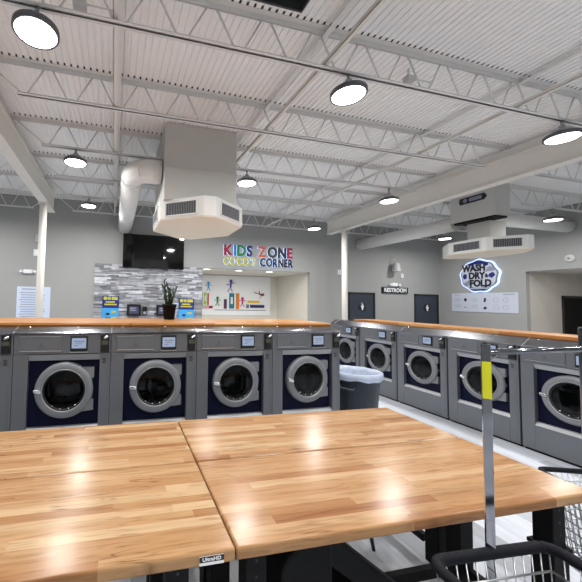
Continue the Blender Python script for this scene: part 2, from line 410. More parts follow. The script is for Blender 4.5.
# ------------------------------------------------------------------ roof steel
SP = 1.30; J0 = 2.78
ZT = DK                                # top of the top chord
ZBC = 2.39 + H                         # bottom chord
def angle_pair(bm, x0, x1, y, z, up, s=0.042, gap=0.014, t=0.006):
    for sg in (-1, 1):
        ya, yb = y+sg*gap/2, y+sg*(gap/2+t)
        box(bm, x0, x1, min(ya, yb), max(ya, yb), *((z, z+s) if up else (z-s, z)))
        ya, yb = y+sg*gap/2, y+sg*(gap/2+s)
        box(bm, x0, x1, min(ya, yb), max(ya, yb), *((z, z+t) if up else (z-t, z)))
WEB = {}
def web_mesh(dx, dz):
    k = (round(dx, 3), round(dz, 3))
    if k not in WEB:
        bm = BM(); tube(bm, [(0, 0, 0), (dx, 0, dz)], 0.010, 6)
        me = bpy.data.meshes.new('web_bar'); bmesh.ops.recalc_face_normals(bm, faces=bm.faces); bm.to_mesh(me); bm.free(); me.materials.append(M['joist']); WEB[k] = me
    return WEB[k]
def joist(x0, x1, y, label, end0=0.46, end1=0.5, gap=None):
    ZT = DK-0.001
    t = thing('steel_joist', label, 'roof joist', (0, y, 0), 0, 'open web joists under the roof deck')
    bm = BM()
    for xa, xb in ([(x0, x1)] if not gap else [(x0, gap[0]), (gap[1], x1)]): angle_pair(bm, xa, xb, 0, ZT, False, 0.055)
    obj('top_chord', bm, M['joist'], t)
    a, b = x0+end0, x1-end1
    bm = BM()
    for xa, xb in ([(a, b)] if not gap else [(a, gap[0]), (gap[1], b)]): angle_pair(bm, xa, xb, 0, ZBC, True, 0.034)
    obj('bottom_chord', bm, M['joist'], t)
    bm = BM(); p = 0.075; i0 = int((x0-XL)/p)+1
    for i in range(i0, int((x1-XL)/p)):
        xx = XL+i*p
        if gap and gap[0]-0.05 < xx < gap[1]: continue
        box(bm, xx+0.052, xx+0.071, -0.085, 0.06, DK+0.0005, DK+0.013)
    v = obj('flute_shade', bm, M['grille_dark'], t); v['kind'] = 'stuff'  # dark filler pieces stand in for the shade inside the deck flutes
    n = max(2, round((b-a-0.1)/0.54)); P = (b-a-0.1)/n; z0, z1 = ZBC+0.02, ZT-0.02
    def bar(xa, za, dx, dz):
        if gap and max(xa, xa+dx) > gap[0] and min(xa, xa+dx) < gap[1]: return
        o = bpy.data.objects.new('web_bar', web_mesh(dx, dz)); COL.objects.link(o); o.parent = t; o.location = (xa, 0, za)
    for i in range(n):
        xa = a+0.05+i*P
        bar(xa+0.05, z0, P/2-0.08, z1-z0)
        bar(xa+P/2+0.03, z1, P/2-0.08, z0-z1)
    bar(x0+0.05, z1, end0, z0-z1); bar(x1-0.05, z1, -end1, z0-z1)
ordw = ['first', 'second', 'third', 'fourth', 'fifth', 'sixth']
ys = [0, 0, 0, 0, J0, 4.08, 5.38, 6.68, 7.90, 9.28]
for k, y in enumerate(ys):
    if y > YB-0.1: continue
    if k >= 4:
        n = ordw[k-4]
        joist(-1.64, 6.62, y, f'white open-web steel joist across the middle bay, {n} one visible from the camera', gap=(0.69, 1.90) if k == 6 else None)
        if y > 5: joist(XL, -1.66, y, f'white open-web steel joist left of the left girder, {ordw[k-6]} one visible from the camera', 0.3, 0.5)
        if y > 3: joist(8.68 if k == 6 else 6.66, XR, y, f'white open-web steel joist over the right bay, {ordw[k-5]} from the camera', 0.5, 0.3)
def girder(name, xc, y0, y1, label):
    bm = BM(); zf, zt = 2.2+H, 2.6+H
    box(bm, xc-0.1, xc+0.1, y0, y1, zf, zf+0.022)
    box(bm, xc-0.1, xc+0.1, y0, y1, zt-0.02, zt)
    box(bm, xc-0.06, xc+0.06, y0, y1, zf+0.02, zt-0.02)
    box(bm, xc-0.04, xc+0.04, y0, y1, zt, zt+0.145)
    return tag(obj(name, bm, M['steel_white']), label, 'girder')
girder('steel_girder', -1.65, YF, 8.85, 'long white steel girder running down the left of the ceiling')
girder('steel_girder', 6.62, YF, 8.9, 'long white steel girder running over the right washer row')
def column(x, y, label):
    t = thing('steel_column', label, 'column', (x, y, 0))
    bm = BM(); tube(bm, [(0, 0, 0.012), (0, 0, 2.17+H)], 0.082, 16); obj('shaft', bm, M['steel_white'], t)
    bobj('base_plate', (-0.14, 0.14, -0.14, 0.14, 0, 0.014), M['steel_white'], t)
    bobj('cap_plate', (-0.1, 0.1, -0.1, 0.1, 2.17+H, 2.2+H), M['steel_white'], t)
column(-1.66, 8.0, 'round white steel column at left, standing in front of the notice sheet')
column(6.55, 8.1, 'round white steel column standing left of the first restroom door')
for i, (xt, xb) in enumerate(((-0.02, -0.06), (2.02, 2.02), (4.76, 4.70))):
    w_ = ('near the left lamps', 'over the square duct', 'left of the right girder')[i]
    t = thing('joist_bridging', f'pair of long white steel bars crossing the joists {w_}', 'bridging', (0, 0, 0), 0)
    bm = BM()
    box(bm, xt-0.028, xt+0.028, YF, YB, DK-0.066, DK-0.058); obj('upper_bar', bm, M['joist'], t)
    bm = BM(); box(bm, xb-0.022, xb+0.022, YF, YB, ZBC+0.036, ZBC+0.041); box(bm, xb-0.022, xb-0.017, YF, YB, ZBC+0.036, ZBC+0.08)
    obj('lower_bar', bm, M['steel_white'], t)
# roof shaft
bm = BM()
z0, z1 = DK+0.0, DK+0.9
box(bm, HX0, HX0+0.02, HY0, HY1, z0, z1); box(bm, HX1-0.02, HX1, HY0, HY1, z0, z1)
box(bm, HX0+0.02, HX1-0.02, HY0, HY0+0.02, z0, z1); box(bm, HX0+0.02, HX1-0.02, HY1-0.02, HY1, z0, z1); box(bm, HX0, HX1, HY0, HY1, z1, z1+0.02)
t = thing('roof_shaft', 'dark roof opening cut through the white deck at the top edge', 'roof opening')
obj('shaft_wall', bm, M['hatch'], t)
bm = BM()
for i in range(5): tube(bm, [(HX0+0.02, HY0+0.1+i*0.16, DK+0.25+0.05*(i % 2)), (HX1-0.02, HY0+0.16+i*0.16, DK+0.2)], 0.03, 6)
obj('pipe_bundle', bm, M['grille_dark'], t)

# junction boxes on the joists
def jbox(x, y, z, label):
    t = thing('junction_box', label, 'junction box', (x, y, z))
    bobj('box', (-0.055, 0.055, -0.05, 0.03, 0, 0.06), M['ductbox'], t, 0.006)
    bm = BM(); tube(bm, [(0, 0, 0.06), (0, 0, 0.16)], 0.012, 6); tube(bm, [(0.055, -0.03, 0.03), (0.30, -0.03, 0.03)], 0.008, 6); obj('conduit', bm, M['joist'], t)
jbox(-0.36, J0+0.02, ZBC+0.075, 'small grey junction box on the joist near the top left lamp')
jbox(3.10, J0+0.02, ZBC+0.075, 'small grey junction box on the joist chord at upper right')

# ------------------------------------------------------------------ lamps
def lamp0():
    t = thing('high_bay_light', 'x', 'ceiling light', (0, 0, 0), 0, 'round high bay lights under the joists')
    # origin at the lens plane, hanging below the chord
    bm = BM(); lathe(bm, [(0.160, 0.0), (0.172, -0.004), (0.180, 0.008), (0.178, 0.045), (0.150, 0.062), (0.09, 0.075), (0.0, 0.078)], seg=40); obj('rim', bm, M['lamp_rim'], t)
    bm = BM(); lathe(bm, [(0.0, -0.010), (0.10, -0.008), (0.155, -0.002), (0.160, 0.004), (0.0, 0.006)], seg=40); obj('lens', bm, M['lens'], t)
    bm = BM(); lathe(bm, [(0.10, 0.07), (0.085, 0.11), (0.06, 0.125), (0, 0.125)], seg=24)
    for k in range(20):
        a = 2*PI*k/20; c, s = math.cos(a), math.sin(a)
        tube(bm, [(0.09*c, 0.09*s, 0.075), (0.085*c, 0.085*s, 0.11)], 0.008, 4)
    obj('driver_housing', bm, M['lamp_body'], t)
    bm = BM(); tube(bm, [(0, 0, 0.12), (0, 0, 0.165)], 0.035, 10); obj('mount', bm, M['lamp_body'], t)
    bm = BM(); tube(bm, [(0, 0, 0), (0.0, 0, 1)], 0.016, 8); h = obj('hook', bm, M['lamp_body'], t); h.location = (0, 0, 0.165)
    return t
L0 = lamp0(); ZL = 2.2+H
def place_lamp(x, y, label, ZL, first=[True]):
    if first[0]: t = L0; first[0] = False; t.location = (x, y, ZL); t['label'] = label
    else: t = dup(L0, (x, y, ZL), 0, label)
    for c in t.children: 
        if c.name.startswith('hook'): c.scale = (1, 1, ZBC-0.001-ZL-0.165)
    la = bpy.data.lights.new('lamp_light', 'AREA'); la.shape = 'DISK'; la.size = 0.28; la.energy = LAMP_W; la.color = (1, 0.99, 0.97); la.spread = PI
    lo = bpy.data.objects.new('lamp_light', la); COL.objects.link(lo); lo.location = (x, y, ZL-0.016)
LAMPS = [(-0.69, 2.79, 'largest lit round lamp at the top left corner'), (2.31, 2.79, 'large lit round lamp at upper centre under the second joist'),
 (5.52, 2.79, 'large lit round lamp at the upper right in front of the right girder'),
 (-0.67, 5.38, 'lit round lamp between the left girder and the white pipe elbow'), (2.30, 5.43, 'lit round lamp just right of the square duct box'),
 (5.56, 5.52, 'lit round lamp beside the girder, above the restroom doors'), (-0.64, 7.76, 'small lit round lamp near the back wall at left'),
 (2.3, 7.9, 'lit round lamp behind the square duct box'), (5.63, 8.25, 'small lit round lamp near the back wall by the white column'),
 (10.53, 5.55, 'lit round lamp in the far right bay beyond the girder'), (10.41, 8.16, 'lit round lamp just left of the hanging air unit'),
 (-0.69, 0.1, 'lit round lamp above the camera at left'), (2.31, 0.1, 'lit round lamp above the camera at centre'), (5.52, 0.1, 'lit round lamp above the camera at right'),
 (-3.7, 2.79, 'lit round lamp left of the left girder, nearer'), (-3.7, 5.4, 'lit round lamp left of the left girder, middle'), (-3.7, 8.0, 'lit round lamp left of the left girder, farthest'),
 (-6.7, 5.4, 'lit round lamp near the left wall'), (10.5, 2.6, 'lit round lamp in the far right bay beside the camera'),
 (-0.69, -2.6, 'lit round lamp behind the camera at left'), (2.31, -2.6, 'lit round lamp behind the camera at centre'), (5.52, -2.6, 'lit round lamp behind the camera at right')]
for x, y, l in LAMPS:
    # hang each under its joist, kept on its own sight line
    yj = min((v for v in (0.1, -2.6, 2.78, 5.38, 7.90)), key=lambda v: abs(v-y)); k = yj/y if y > 2 else 1
    place_lamp(x*k, yj, l, H+min(2.168*k, 2.185))

# ------------------------------------------------------------------ hanging air units
def diffuser_points(): return [(-0.75, -0.45), (-0.13, -0.93), (0.07, -0.93), (0.71, -0.45), (0.75, 0.35), (0.15, 0.93), (-0.15, 0.93), (-0.75, 0.40)]
def grille(parent, p0, p1, z0, z1, m0=0.14, m1=0.14):
    p0 = Vector((*p0, 0)); p1 = Vector((*p1, 0)); d = (p1-p0); L = d.length; u = d/L; nrm = Vector((u.y, -u.x, 0))
    a, b = L*m0, L*(1-m1)
    def P(s, off, z): q = p0+u*s+nrm*off; return (q.x, q.y, z)
    def slab(bm, s0, s1, za, zb, o0, o1):
        v = [bm.verts.new(P(*q)) for q in ((s0,o0,za),(s1,o0,za),(s1,o1,za),(s0,o1,za),(s0,o0,zb),(s1,o0,zb),(s1,o1,zb),(s0,o1,zb))]
        for f in ((3,2,1,0),(4,5,6,7),(0,1,5,4),(1,2,6,5),(2,3,7,6),(3,0,4,7)): bm.faces.new([v[i] for i in f])
    bm = BM(); za, zb = z0+0.05, z1-0.05
    slab(bm, a, b, zb-0.015, zb, 0, 0.018); slab(bm, a, b, za, za+0.015, 0, 0.018); slab(bm, a, a+0.015, za, zb, 0, 0.018); slab(bm, b-0.015, b, za, zb, 0, 0.018)
    g = obj('grille', bm, M['duct'], parent)
    bm = BM(); slab(bm, a+0.01, b-0.01, za+0.01, zb-0.01, 0.001, 0.004); obj('void', bm, M['grille_dark'], g)
    bm = BM(); n = int((b-a)/0.028)
    for i in range(1, n): s = a+(b-a)*i/n; slab(bm, s-0.004, s+0.004, za+0.015, zb-0.015, 0.004, 0.014)
    obj('louvres', bm, M['grille_blade'], g)
def diffuser(t, z0, z1, k=1, ox=0):
    pts = [(x*k+ox, y) for x, y in diffuser_points()]
    bm = BM(); prism(bm, pts, z0+0.012, z1, 'XY'); o = obj('diffuser_body', bm, M['duct'], t, 0.008)
    bm = BM(); prism(bm, [(x*0.985+ox*0.015, y*0.985) for x, y in pts], z0, z0+0.012, 'XY'); obj('bottom_pan', bm, M['diff_under'], t)
    for i in (0, 2, 7): 
        a, b = pts[i], pts[(i+1) % 8]
        grille(t, a, b, z0, z1)
T1 = thing('air_duct_unit', 'large square white duct dropping from the deck with an eight-sided diffuser', 'air duct', (1.36, 5.5, 0))
bm = BM(); box(bm, -0.66, 0.53, -0.6, 0.55, 1.57+H, DK-0.002); obj('duct_box', bm, M['ductbox'], T1, 0.006)
bm = BM(); 
for z in (2.1+H,): box(bm, -0.665, 0.535, -0.605, 0.555, z, z+0.006)
obj('seam', bm, M['ductbox'], T1)
diffuser(T1, 1.26+H, 1.58+H, 0.965, 0.02)
# round supply pipe with the elbow
t = thing('round_duct', 'fat white round pipe with an elbow beside the square duct', 'air duct', (0, 0, 0))
R_ = 0.19; zc = 2.1+H
pts = [(0.68, 5.2, zc), (0.56, 5.2, zc)]
for a in range(0, 91, 15):
    pts.append((0.54-0.3*math.sin(rad(a)), 5.5-0.3*math.cos(rad(a)), zc))
bm = BM(); tube(bm, pts, R_, 28); obj('elbow', bm, M['duct'], t)
bm = BM(); tube(bm, [(0.24, 5.52, zc), (0.24, YB-0.02, zc)], R_, 28); obj('straight_run', bm, M['duct'], t)
for q in (pts[1], (0.24, 5.56, zc), pts[4], (0.24, 6.8, zc), (0.24, 8.1, zc)):
    i = 1
    bm = BM()
    if q == pts[1]: tube(bm, [(q[0]-0.012, q[1], q[2]), (q[0]+0.012, q[1], q[2])], R_+0.006, 28)
    elif q == pts[4]:
        a = rad(30); d = Vector((-math.cos(a), math.sin(a), 0))*0.01; c = Vector(q); tube(bm, [c-d, c+d], R_+0.006, 28)
    else: tube(bm, [(q[0], q[1]-0.012, q[2]), (q[0], q[1]+0.012, q[2])], R_+0.006, 28)
    obj('joint_band', bm, M['duct'], t)
T2 = thing('air_duct_unit', 'hanging white air unit with black slot and eight-sided diffuser on the right', 'air duct', (8.85, 5.85, 0))
bm = BM()
box(bm, -0.65, -0.20, -0.57, 0.42, 2.06+H, DK-0.002); obj('duct_box', bm, M['ductbox'], T2, 0.006)
bobj('black_slot', (-0.60, -0.24, -0.53, 0.38, 2.02+H, 2.061+H), M['black_matte'], T2)
bobj('neck', (-0.36, 0.14, -0.26, 0.24, 1.56+H, 2.03+H), M['ductbox'], T2)
diffuser(T2, 1.25+H, 1.56+H, 0.80, -0.17)
# the maker's badge on the box (dark pill with two light marks)
bm = BM(); n = []
zb = 0.455*8.2+H-1.48; 
bm = BM(); prism(bm, [(-0.33, -0.085), (-0.36, 0), (-0.33, 0.085), (0.30, 0.085), (0.36, 0), (0.30, -0.085)], -0.012, 0)
badge = obj('badge', bm, M['black'], T2); badge.rotation_euler = (0, 0, -PI/2); badge.location = (-0.65, -0.10, 2.54+H); badge.scale = (0.85, 1, 0.9)
bm = BM(); lathe(bm, [(0, -0.005), (0.055, -0.005), (0.055, 0)], -0.19, -0.012, 0, 20, 'Y'); box(bm, -0.08, 0.24, -0.017, -0.012, -0.045, 0.045)
obj('badge_print', bm, M['ink_grey'], badge)
t = thing('round_duct', 'long white round pipe running from the back wall to the right air unit', 'air duct')
bm = BM(); tube(bm, [(8.38, YB-0.02, 2.08+H), (8.38, 6.28, 2.08+H)], 0.18, 28); obj('pipe', bm, M['duct'], t)
for y in (6.6, 7.8, 9.0):
    bm = BM(); tube(bm, [(8.38, y-0.012, 2.08+H), (8.38, y+0.012, 2.08+H)], 0.186, 28); obj('joint_band', bm, M['duct'], t)
tag(t, t['label'], 'air duct')
t = thing('round_duct', 'white round pipe leaving the right air unit towards the right wall', 'air duct')
bm = BM(); tube(bm, [(8.655, 6.0, 2.22+H), (XR-0.02, 6.0, 2.22+H)], 0.17, 28); obj('pipe', bm, M['duct'], t)
bm = BM(); tube(bm, [(9.9, 6.0, 2.22+H), (9.93, 6.0, 2.22+H)], 0.177, 28); obj('joint_band', bm, M['duct'], t)

# ------------------------------------------------------------------ washing machines
WW = 0.893
def arc_plate(bm, cx, cz, pts, y0, y1): prism(bm, [(cx+a, cz+b) for a, b in pts], y0, y1)
def make_washer():
    t = thing('washing_machine', 'x', 'washing machine', (0, 0, 0), 0, 'front loading washers')
    W = WW-0.004
    bm = BM()
    box(bm, 0.0, 0.04, 0.05, 0.80, 0.03, 1.26); box(bm, W-0.04, W, 0.05, 0.80, 0.03, 1.26)
    box(bm, 0.04, W-0.04, 0.76, 0.80, 0.03, 1.26); box(bm, 0.04, W-0.04, 0.05, 0.76, 1.22, 1.26); box(bm, 0.04, W-0.04, 0.05, 0.76, 0.03, 0.06)
    box(bm, 0.0, 0.13, 0.0, 0.08, 0.03, 1.065)      # left stile
    box(bm, 0.785, W, 0.0, 0.08, 0.03, 1.065)       # right stile
    box(bm, 0.0, W, 0.0, 0.05, 1.068, 1.26)         # control fascia
    box(bm, 0.13, 0.785, 0.0, 0.08, 0.03, 0.325)    # lower panel
    obj('cabinet', bm, M['washer'], t, 0.004)
    bobj('toe_kick', (0.01, W-0.01, 0.03, 0.78, 0, 0.03), M['black_matte'], t)
    bm = BM(); prism(bm, [(0.0, 1.062), (0.08, 1.062), (0.08, 1.004), (0.022, 1.004)], 0.13, 0.785, 'YZ'); obj('top_lip', bm, M['washer_light'], t)
    bm = BM(); prism(bm, [(0.0, 0.325), (0.08, 0.325), (0.08, 0.368), (0.03, 0.362)], 0.13, 0.785, 'YZ'); obj('bottom_lip', bm, M['washer_light'], t)
    bm = BM(); N = 48; x0, x1, z0, z1 = 0.11, 0.80, 0.345, 1.03; cx, cz = 0.468, 0.715
    def edge(a):
        c, s_ = math.cos(a), math.sin(a)
        k = min(((x1-cx)/c if c > 1e-9 else 9, (x0-cx)/c if c < -1e-9 else 9, (z1-cz)/s_ if s_ > 1e-9 else 9, (z0-cz)/s_ if s_ < -1e-9 else 9)); return (cx+c*k, cz+s_*k)
    angs = sorted([2*PI*i/N for i in range(N)]+[math.atan2(zz-cz, xx-cx) % (2*PI) for xx in (x0, x1) for zz in (z0, z1)])
    for y in (0.058, 0.070):
        I = [bm.verts.new((cx+0.195*math.cos(a), y, cz+0.195*math.sin(a))) for a in angs]; O = [bm.verts.new((edge(a)[0], y, edge(a)[1])) for a in angs]
        for i in range(len(angs)): j = (i+1) % len(angs); bm.faces.new((I[i], I[j], O[j], O[i]))
    obj('front_panel', bm, M['navy'], t)
    bm = BM(); box(bm, 0.862, 0.866, -0.003, 0.0, 0.03, 1.26); box(bm, 0.13, 0.785, -0.003, 0.0, 0.32, 0.325); obj('panel_seam', bm, M['washer'], t)
    # detergent drawer
    bm = BM(); box(bm, 0.055, 0.425, -0.008, 0.0, 1.095, 1.238); d = obj('detergent_drawer', bm, M['washer'], t, 0.004)
    bm = BM(); box(bm, 0.055, 0.425, -0.012, -0.006, 1.095, 1.101); box(bm, 0.055, 0.425, -0.012, -0.006, 1.235, 1.239); obj('drawer_edge', bm, M['bright'], d)
    bm = BM(); prism(bm, [(0.222, 1.145), (0.262, 1.145), (0.242, 1.19)], -0.0105, -0.008); box(bm, 0.205, 0.279, -0.0105, -0.008, 1.13, 1.138); obj('emblem', bm, M['lamp_rim'], d)
    # display
    bm = BM(); box(bm, 0.505, 0.665, -0.016, 0.0, 1.095, 1.244); d = obj('display', bm, M['black'], t, 0.005)
    bobj('screen', (0.518, 0.652, -0.018, -0.0158, 1.122, 1.222), M['screen'], d)
    bm = BM(); box(bm, 0.54, 0.635, -0.0192, -0.018, 1.183, 1.194); box(bm, 0.54, 0.58, -0.0192, -0.018, 1.145, 1.152); box(bm, 0.55, 0.62, -0.0192, -0.018, 1.163, 1.17); obj('screen_text', bm, M['ink_grey'], d)
    bobj('display_shelf', (0.50, 0.67, -0.022, 0.0, 1.080, 1.088), M['washer_light'], t)
    # card reader
    bm = BM(); box(bm, 0.79, 0.872, -0.02, 0.0, 1.078, 1.252); d = obj('card_reader', bm, M['black'], t, 0.004)
    bobj('reader_window', (0.798, 0.862, -0.024, -0.0195, 1.155, 1.195), M['olive'], d)
    bm = BM(); tube(bm, [(0.815, -0.03, 1.214), (0.835, -0.05, 1.228), (0.862, -0.045, 1.243)], 0.012, 8, radii=[0.008, 0.014, 0.011]); obj('coin_lever', bm, M['bright'], d)
    bm = BM()
    for z in (1.012, 1.0, 0.985, 0.97): box(bm, 0.81, 0.845, -0.002, 0.0, z, z+0.007)
    obj('sticker', bm, M['ink'], t)
    # door
    cx, cz, DY = 0.460, 0.715, 0.045
    bm = BM(); lathe(bm, [(0.268, 0.035), (0.270, -0.03), (0.262, -0.044), (0.25, -0.05), (0.215, -0.056), (0.200, -0.05), (0.192, -0.01), (0.192, 0.03)], cx, DY, cz, 56, 'Y')
    # hinge plate behind the ring at right
    arc_plate(bm, cx, cz, [(0.08, 0.215), (0.275, 0.215), (0.275, 0.115), (0.25, 0.10), (0.25, -0.09), (0.275, -0.105), (0.275, -0.205), (0.08, -0.225)]+[(0.21*math.cos(rad(a)), 0.21*math.sin(rad(a))) for a in range(-65, 66, 10)], DY-0.028, DY+0.034)
    dr = obj('door', bm, M['ring'], t)
    bm = BM(); arc_plate(bm, cx, cz, [(0.252, 0.098), (0.268, 0.098), (0.268, -0.09), (0.252, -0.09)], DY-0.02, DY+0.034); obj('hinge', bm, M['black'], dr)
    bm = BM(); lathe(bm, [(0.198, -0.035), (0.188, -0.042), (0.180, -0.03), (0.166, 0.035)], cx, DY, cz, 48, 'Y'); obj('gasket', bm, M['gasket'], dr)
    bm = BM(); lathe(bm, [(0.202, -0.049), (0.206, -0.057), (0.198, -0.055), (0.197, -0.045)], cx, DY, cz, 56, 'Y'); obj('inner_bead', bm, M['washer_light'], dr)
    bm = BM(); lathe(bm, [(0.166, 0.03), (0.20, 0.06), (0.22, 0.20), (0.20, 0.34), (0.0, 0.36)], cx, DY, cz, 40, 'Y')
    o = obj('drum', bm, M['drum'], t)
    bm = BM()
    for k in range(3):
        a = 2*PI*k/3+0.3; c, s = math.cos(a), math.sin(a)
        tube(bm, [(cx+0.185*c, 0.12, cz+0.185*s), (cx+0.185*c, 0.39, cz+0.185*s)], 0.03, 8)
    lathe(bm, [(0, 0.32), (0.045, 0.325), (0.05, 0.359)], cx, DY, cz, 20, 'Y')
    obj('drum_paddle', bm, M['drum'], t)
    bm = BM(); lathe(bm, [(0.180, -0.028), (0.15, -0.034), (0.10, -0.040), (0.05, -0.043), (0.0, -0.044)], cx, DY, cz, 40, 'Y'); obj('glass', bm, M['glass'], dr)
    for a in (-125, -100, -75, -55):
        bm = BM(); c, s = math.cos(rad(a)), math.sin(rad(a)); lathe(bm, [(0.0, -0.007), (0.006, -0.004), (0.007, 0.0)], cx+0.178*c, DY-0.038, cz+0.178*s, 8, 'Y')
        obj('rivet', bm, M['bright'], dr)
    bm = BM(); prism(bm, [(cx-0.272, cz+0.012), (cx-0.265, cz+0.024), (cx-0.215, cz+0.018), (cx-0.195, cz-0.004), (cx-0.21, cz-0.022), (cx-0.262, cz-0.008)], DY-0.075, DY-0.045); obj('door_handle', bm, M['bright'], dr, 0.006)
    return t
g = bpy.data.materials.new('dark_porthole_glass'); g.use_nodes = True
nt = g.node_tree; nt.nodes.clear()
out = nt.nodes.new('ShaderNodeOutputMaterial'); mixs = nt.nodes.new('ShaderNodeMixShader'); tr = nt.nodes.new('ShaderNodeBsdfTransparent'); gl = nt.nodes.new('ShaderNodeBsdfGlossy')
tr.inputs[0].default_value = (0.30, 0.31, 0.31, 1); gl.inputs[0].default_value = (0.9, 0.92, 0.95, 1); gl.inputs['Roughness'].default_value = 0.04
lw = nt.nodes.new('ShaderNodeLayerWeight'); lw.inputs[0].default_value = 0.25
nt.links.new(lw.outputs['Fresnel'], mixs.inputs[0]); nt.links.new(tr.outputs[0], mixs.inputs[1]); nt.links.new(gl.outputs[0], mixs.inputs[2]); nt.links.new(mixs.outputs[0], out.inputs[0])
M['glass'] = g
FX0, FY, PL = -0.909, 3.38, 0.14
W0 = make_washer()
W0.location = (FX0-WW, FY, PL); W0['label'] = 'grey washer cut off by the left edge, in the row behind the tables'
for k, l in enumerate(['grey front-loading washer left of the plant, full machine nearest the left edge', 'grey front-loading washer directly below the potted plant',
                       'grey front-loading washer, third full machine in the row behind the tables', 'grey front-loading washer at the right end of the row, beside the trash bin']):
    dup(W0, (FX0+WW*k, FY, PL), 0, l)
RXX = 4.99
for k, l in enumerate(['grey washer half hidden behind the trash bin, at the far end of the right row', 'grey washer just right of the trash bin, in the right row',
                       'grey washer in the right row, midway between the bin and the cart pole', 'grey washer seen behind the near cart pole with the yellow sticker', 'large grey washer cut by the right edge of the picture']):
    dup(W0, (RXX, 6.63-0.91*k, 0), -PI/2, l)
# plinth under the front row
bm = BM(); box(bm, FX0-WW-1.0, FX0+4*WW, FY+0.02, FY+0.78, 0, PL); tag(obj('machine_plinth', bm, M['black_matte']), 'dark plinth carrying the washer row behind the tables', 'plinth')

def cover(L, name_m, label_s, label_w, loc, rz, wood_w, z_t, zw0, zw1, yw, x_w0=0.0, wmat='wood_top'):
    """stainless top cover with sloped nose and the butcher block counter on it; local x along the row, y into it"""
    t = thing('stainless_cover', label_s, 'metal cover', loc, rz)
    bm = BM()
    prism(bm, [(-0.012, z_t+0.001), (-0.016, z_t+0.012), (-0.008, z_t+0.022), (yw, zw0-0.002), (0.80, zw0-0.002), (0.80, z_t+0.001)], 0, L, 'YZ')
    obj('cover_sheet', bm, M['stainless'], t)
    bm = BM(); n = int(L/0.45)
    for i in range(n):
        x = 0.2+i*0.45; y = yw-0.03; z = z_t+0.022+(zw0-z_t-0.024)*(y+0.008)/(yw+0.008)
        lathe(bm, [(0.011, -0.002), (0.009, 0.005), (0, 0.007)], x, y, z, 8)
    obj('screw', bm, M['bright'], t)
    n = int(L/WW)
    for i in range(1, n+1): 
        x = L-i*WW; bm = BM()
        if x > 0.05: prism(bm, [(-0.018, z_t+0.002), (-0.020, z_t+0.012), (-0.010, z_t+0.026), (yw-0.005, zw0+0.001), (yw-0.005, zw0-0.004), (-0.005, z_t+0.002)], x-0.003, x+0.003, 'YZ')
        if x > 0.05: obj('cover_seam', bm, M['bright'], t)
    wobj = obj('wooden_counter', (lambda b: (box(b, x_w0, L, yw, yw+wood_w, zw0, zw1), b)[1])(BM()), M[wmat], None, 0.006)
    wobj.location = loc; wobj.rotation_euler = (0, 0, rz)
    tag(wobj, label_w, 'counter')
cover(4*WW+WW+1.0, '', 'shiny stainless cover strip over the washers behind the tables', 'long butcher block counter on the washer row, holding the potted plant', (FX0-WW-1.0, FY, 0), 0, 0.90, 1.40, 1.470, 1.499, 0.16)
cover(6.63-0.91*5-0.0+4.55+0.0 if False else 4.60, '', 'shiny stainless cover strip over the right washer row', 'long butcher block counter running along the right washer row', (RXX, 6.66, 0), -PI/2, 0.5, 1.26, 1.372, 1.415, 0.13, 0.62, 'wood_top')

# ------------------------------------------------------------------ folding tables
TA = rad(-1.3); HX, HY = 0.469, 1.768; TZ = H-0.888
def table(side, depth_side, m, label, inset_in, inset_out, brand=False):
    """side +1 right / -1 left, depth_side +1 behind / -1 in front of the meeting point"""
    t = thing('folding_table', label, 'table', (HX, HY, 0), TA, 'butcher block folding tables')
    g = 0.003
    x0, x1 = (g, 1.83) if side > 0 else (-1.83, -g)
    y0, y1 = (g, 0.622) if depth_side > 0 else (-0.64, -g)
    o = bobj('tabletop', (x0, x1, y0, y1, TZ-0.046, TZ), M[m], t); b = o.modifiers.new('bevel', 'BEVEL'); b.width = 0.009; b.segments = 3
    # rounded vertical corners come from the bevel as well
    la = x0+(inset_in if side > 0 else inset_out); lb = x1-(inset_out if side > 0 else inset_in)
    for lx in (la, lb):
        for ly in (y0+(0.10 if depth_side < 0 else 0.05), y1-0.09):
            bm = BM(); box(bm, lx-0.042, lx+0.042, ly-0.042, ly+0.042, 0.50, TZ-0.046); leg = obj('leg', bm, M['black_matte'], t, 0.004)
            bobj('lower_tube', (lx-0.050, lx+0.050, ly-0.048, ly+0.048, 0.02, 0.56), M['black_matte'], leg, 0.004)
            bobj('collar', (lx-0.058, lx+0.058, ly-0.058, ly+0.058, 0.555, 0.575), M['black_matte'], leg, 0.003)
            if ly == y0+0.10:
                for z in (0.64, 0.70, 0.76): bm = BM(); lathe(bm, [(0.007, -0.0425), (0.006, -0.043), (0, -0.043)], lx, ly, z, 8, 'Y'); obj('bolt_hole', bm, M['gasket'], leg)
            bm = BM(); lathe(bm, [(0, 0), (0.03, 0), (0.03, 0.012), (0.012, 0.02)], lx, ly, 0, 12); obj('foot', bm, M['black'], leg)
        bobj('side_rail', (lx-0.02, lx+0.02, y0+0.14, y1-0.14, 0.10, 0.15), M['black_matte'], t, 0.003)
    bobj('long_rail', (la+0.04, lb-0.04, y1-0.12, y1-0.08, 0.10, 0.16), M['black_matte'], t, 0.003)
    bobj('apron', (la, lb, y0+0.08, y0+0.10, TZ-0.095, TZ-0.046), M['black_matte'], t)
    if brand:
        pl = bobj('maker_plate', (-0.138, -0.048, y0-0.0025, y0+0.001, TZ-0.040, TZ-0.010), M['white'], t)
        bobj('plate_band', (-0.138, -0.048, y0-0.0035, y0-0.002, TZ-0.029, TZ-0.010), M['black'], pl)
        bm, _ = text_mesh('UltraHD', 0.017, 0.001, 0.0004, 1.15); o = obj('plate_text', bm, M['white'], pl); o.location = (-0.093, y0-0.004, TZ-0.0195)
table(-1, 1, 'wood_a', 'butcher block folding table at the left, the one nearer the washers', 0.2, 0.12)
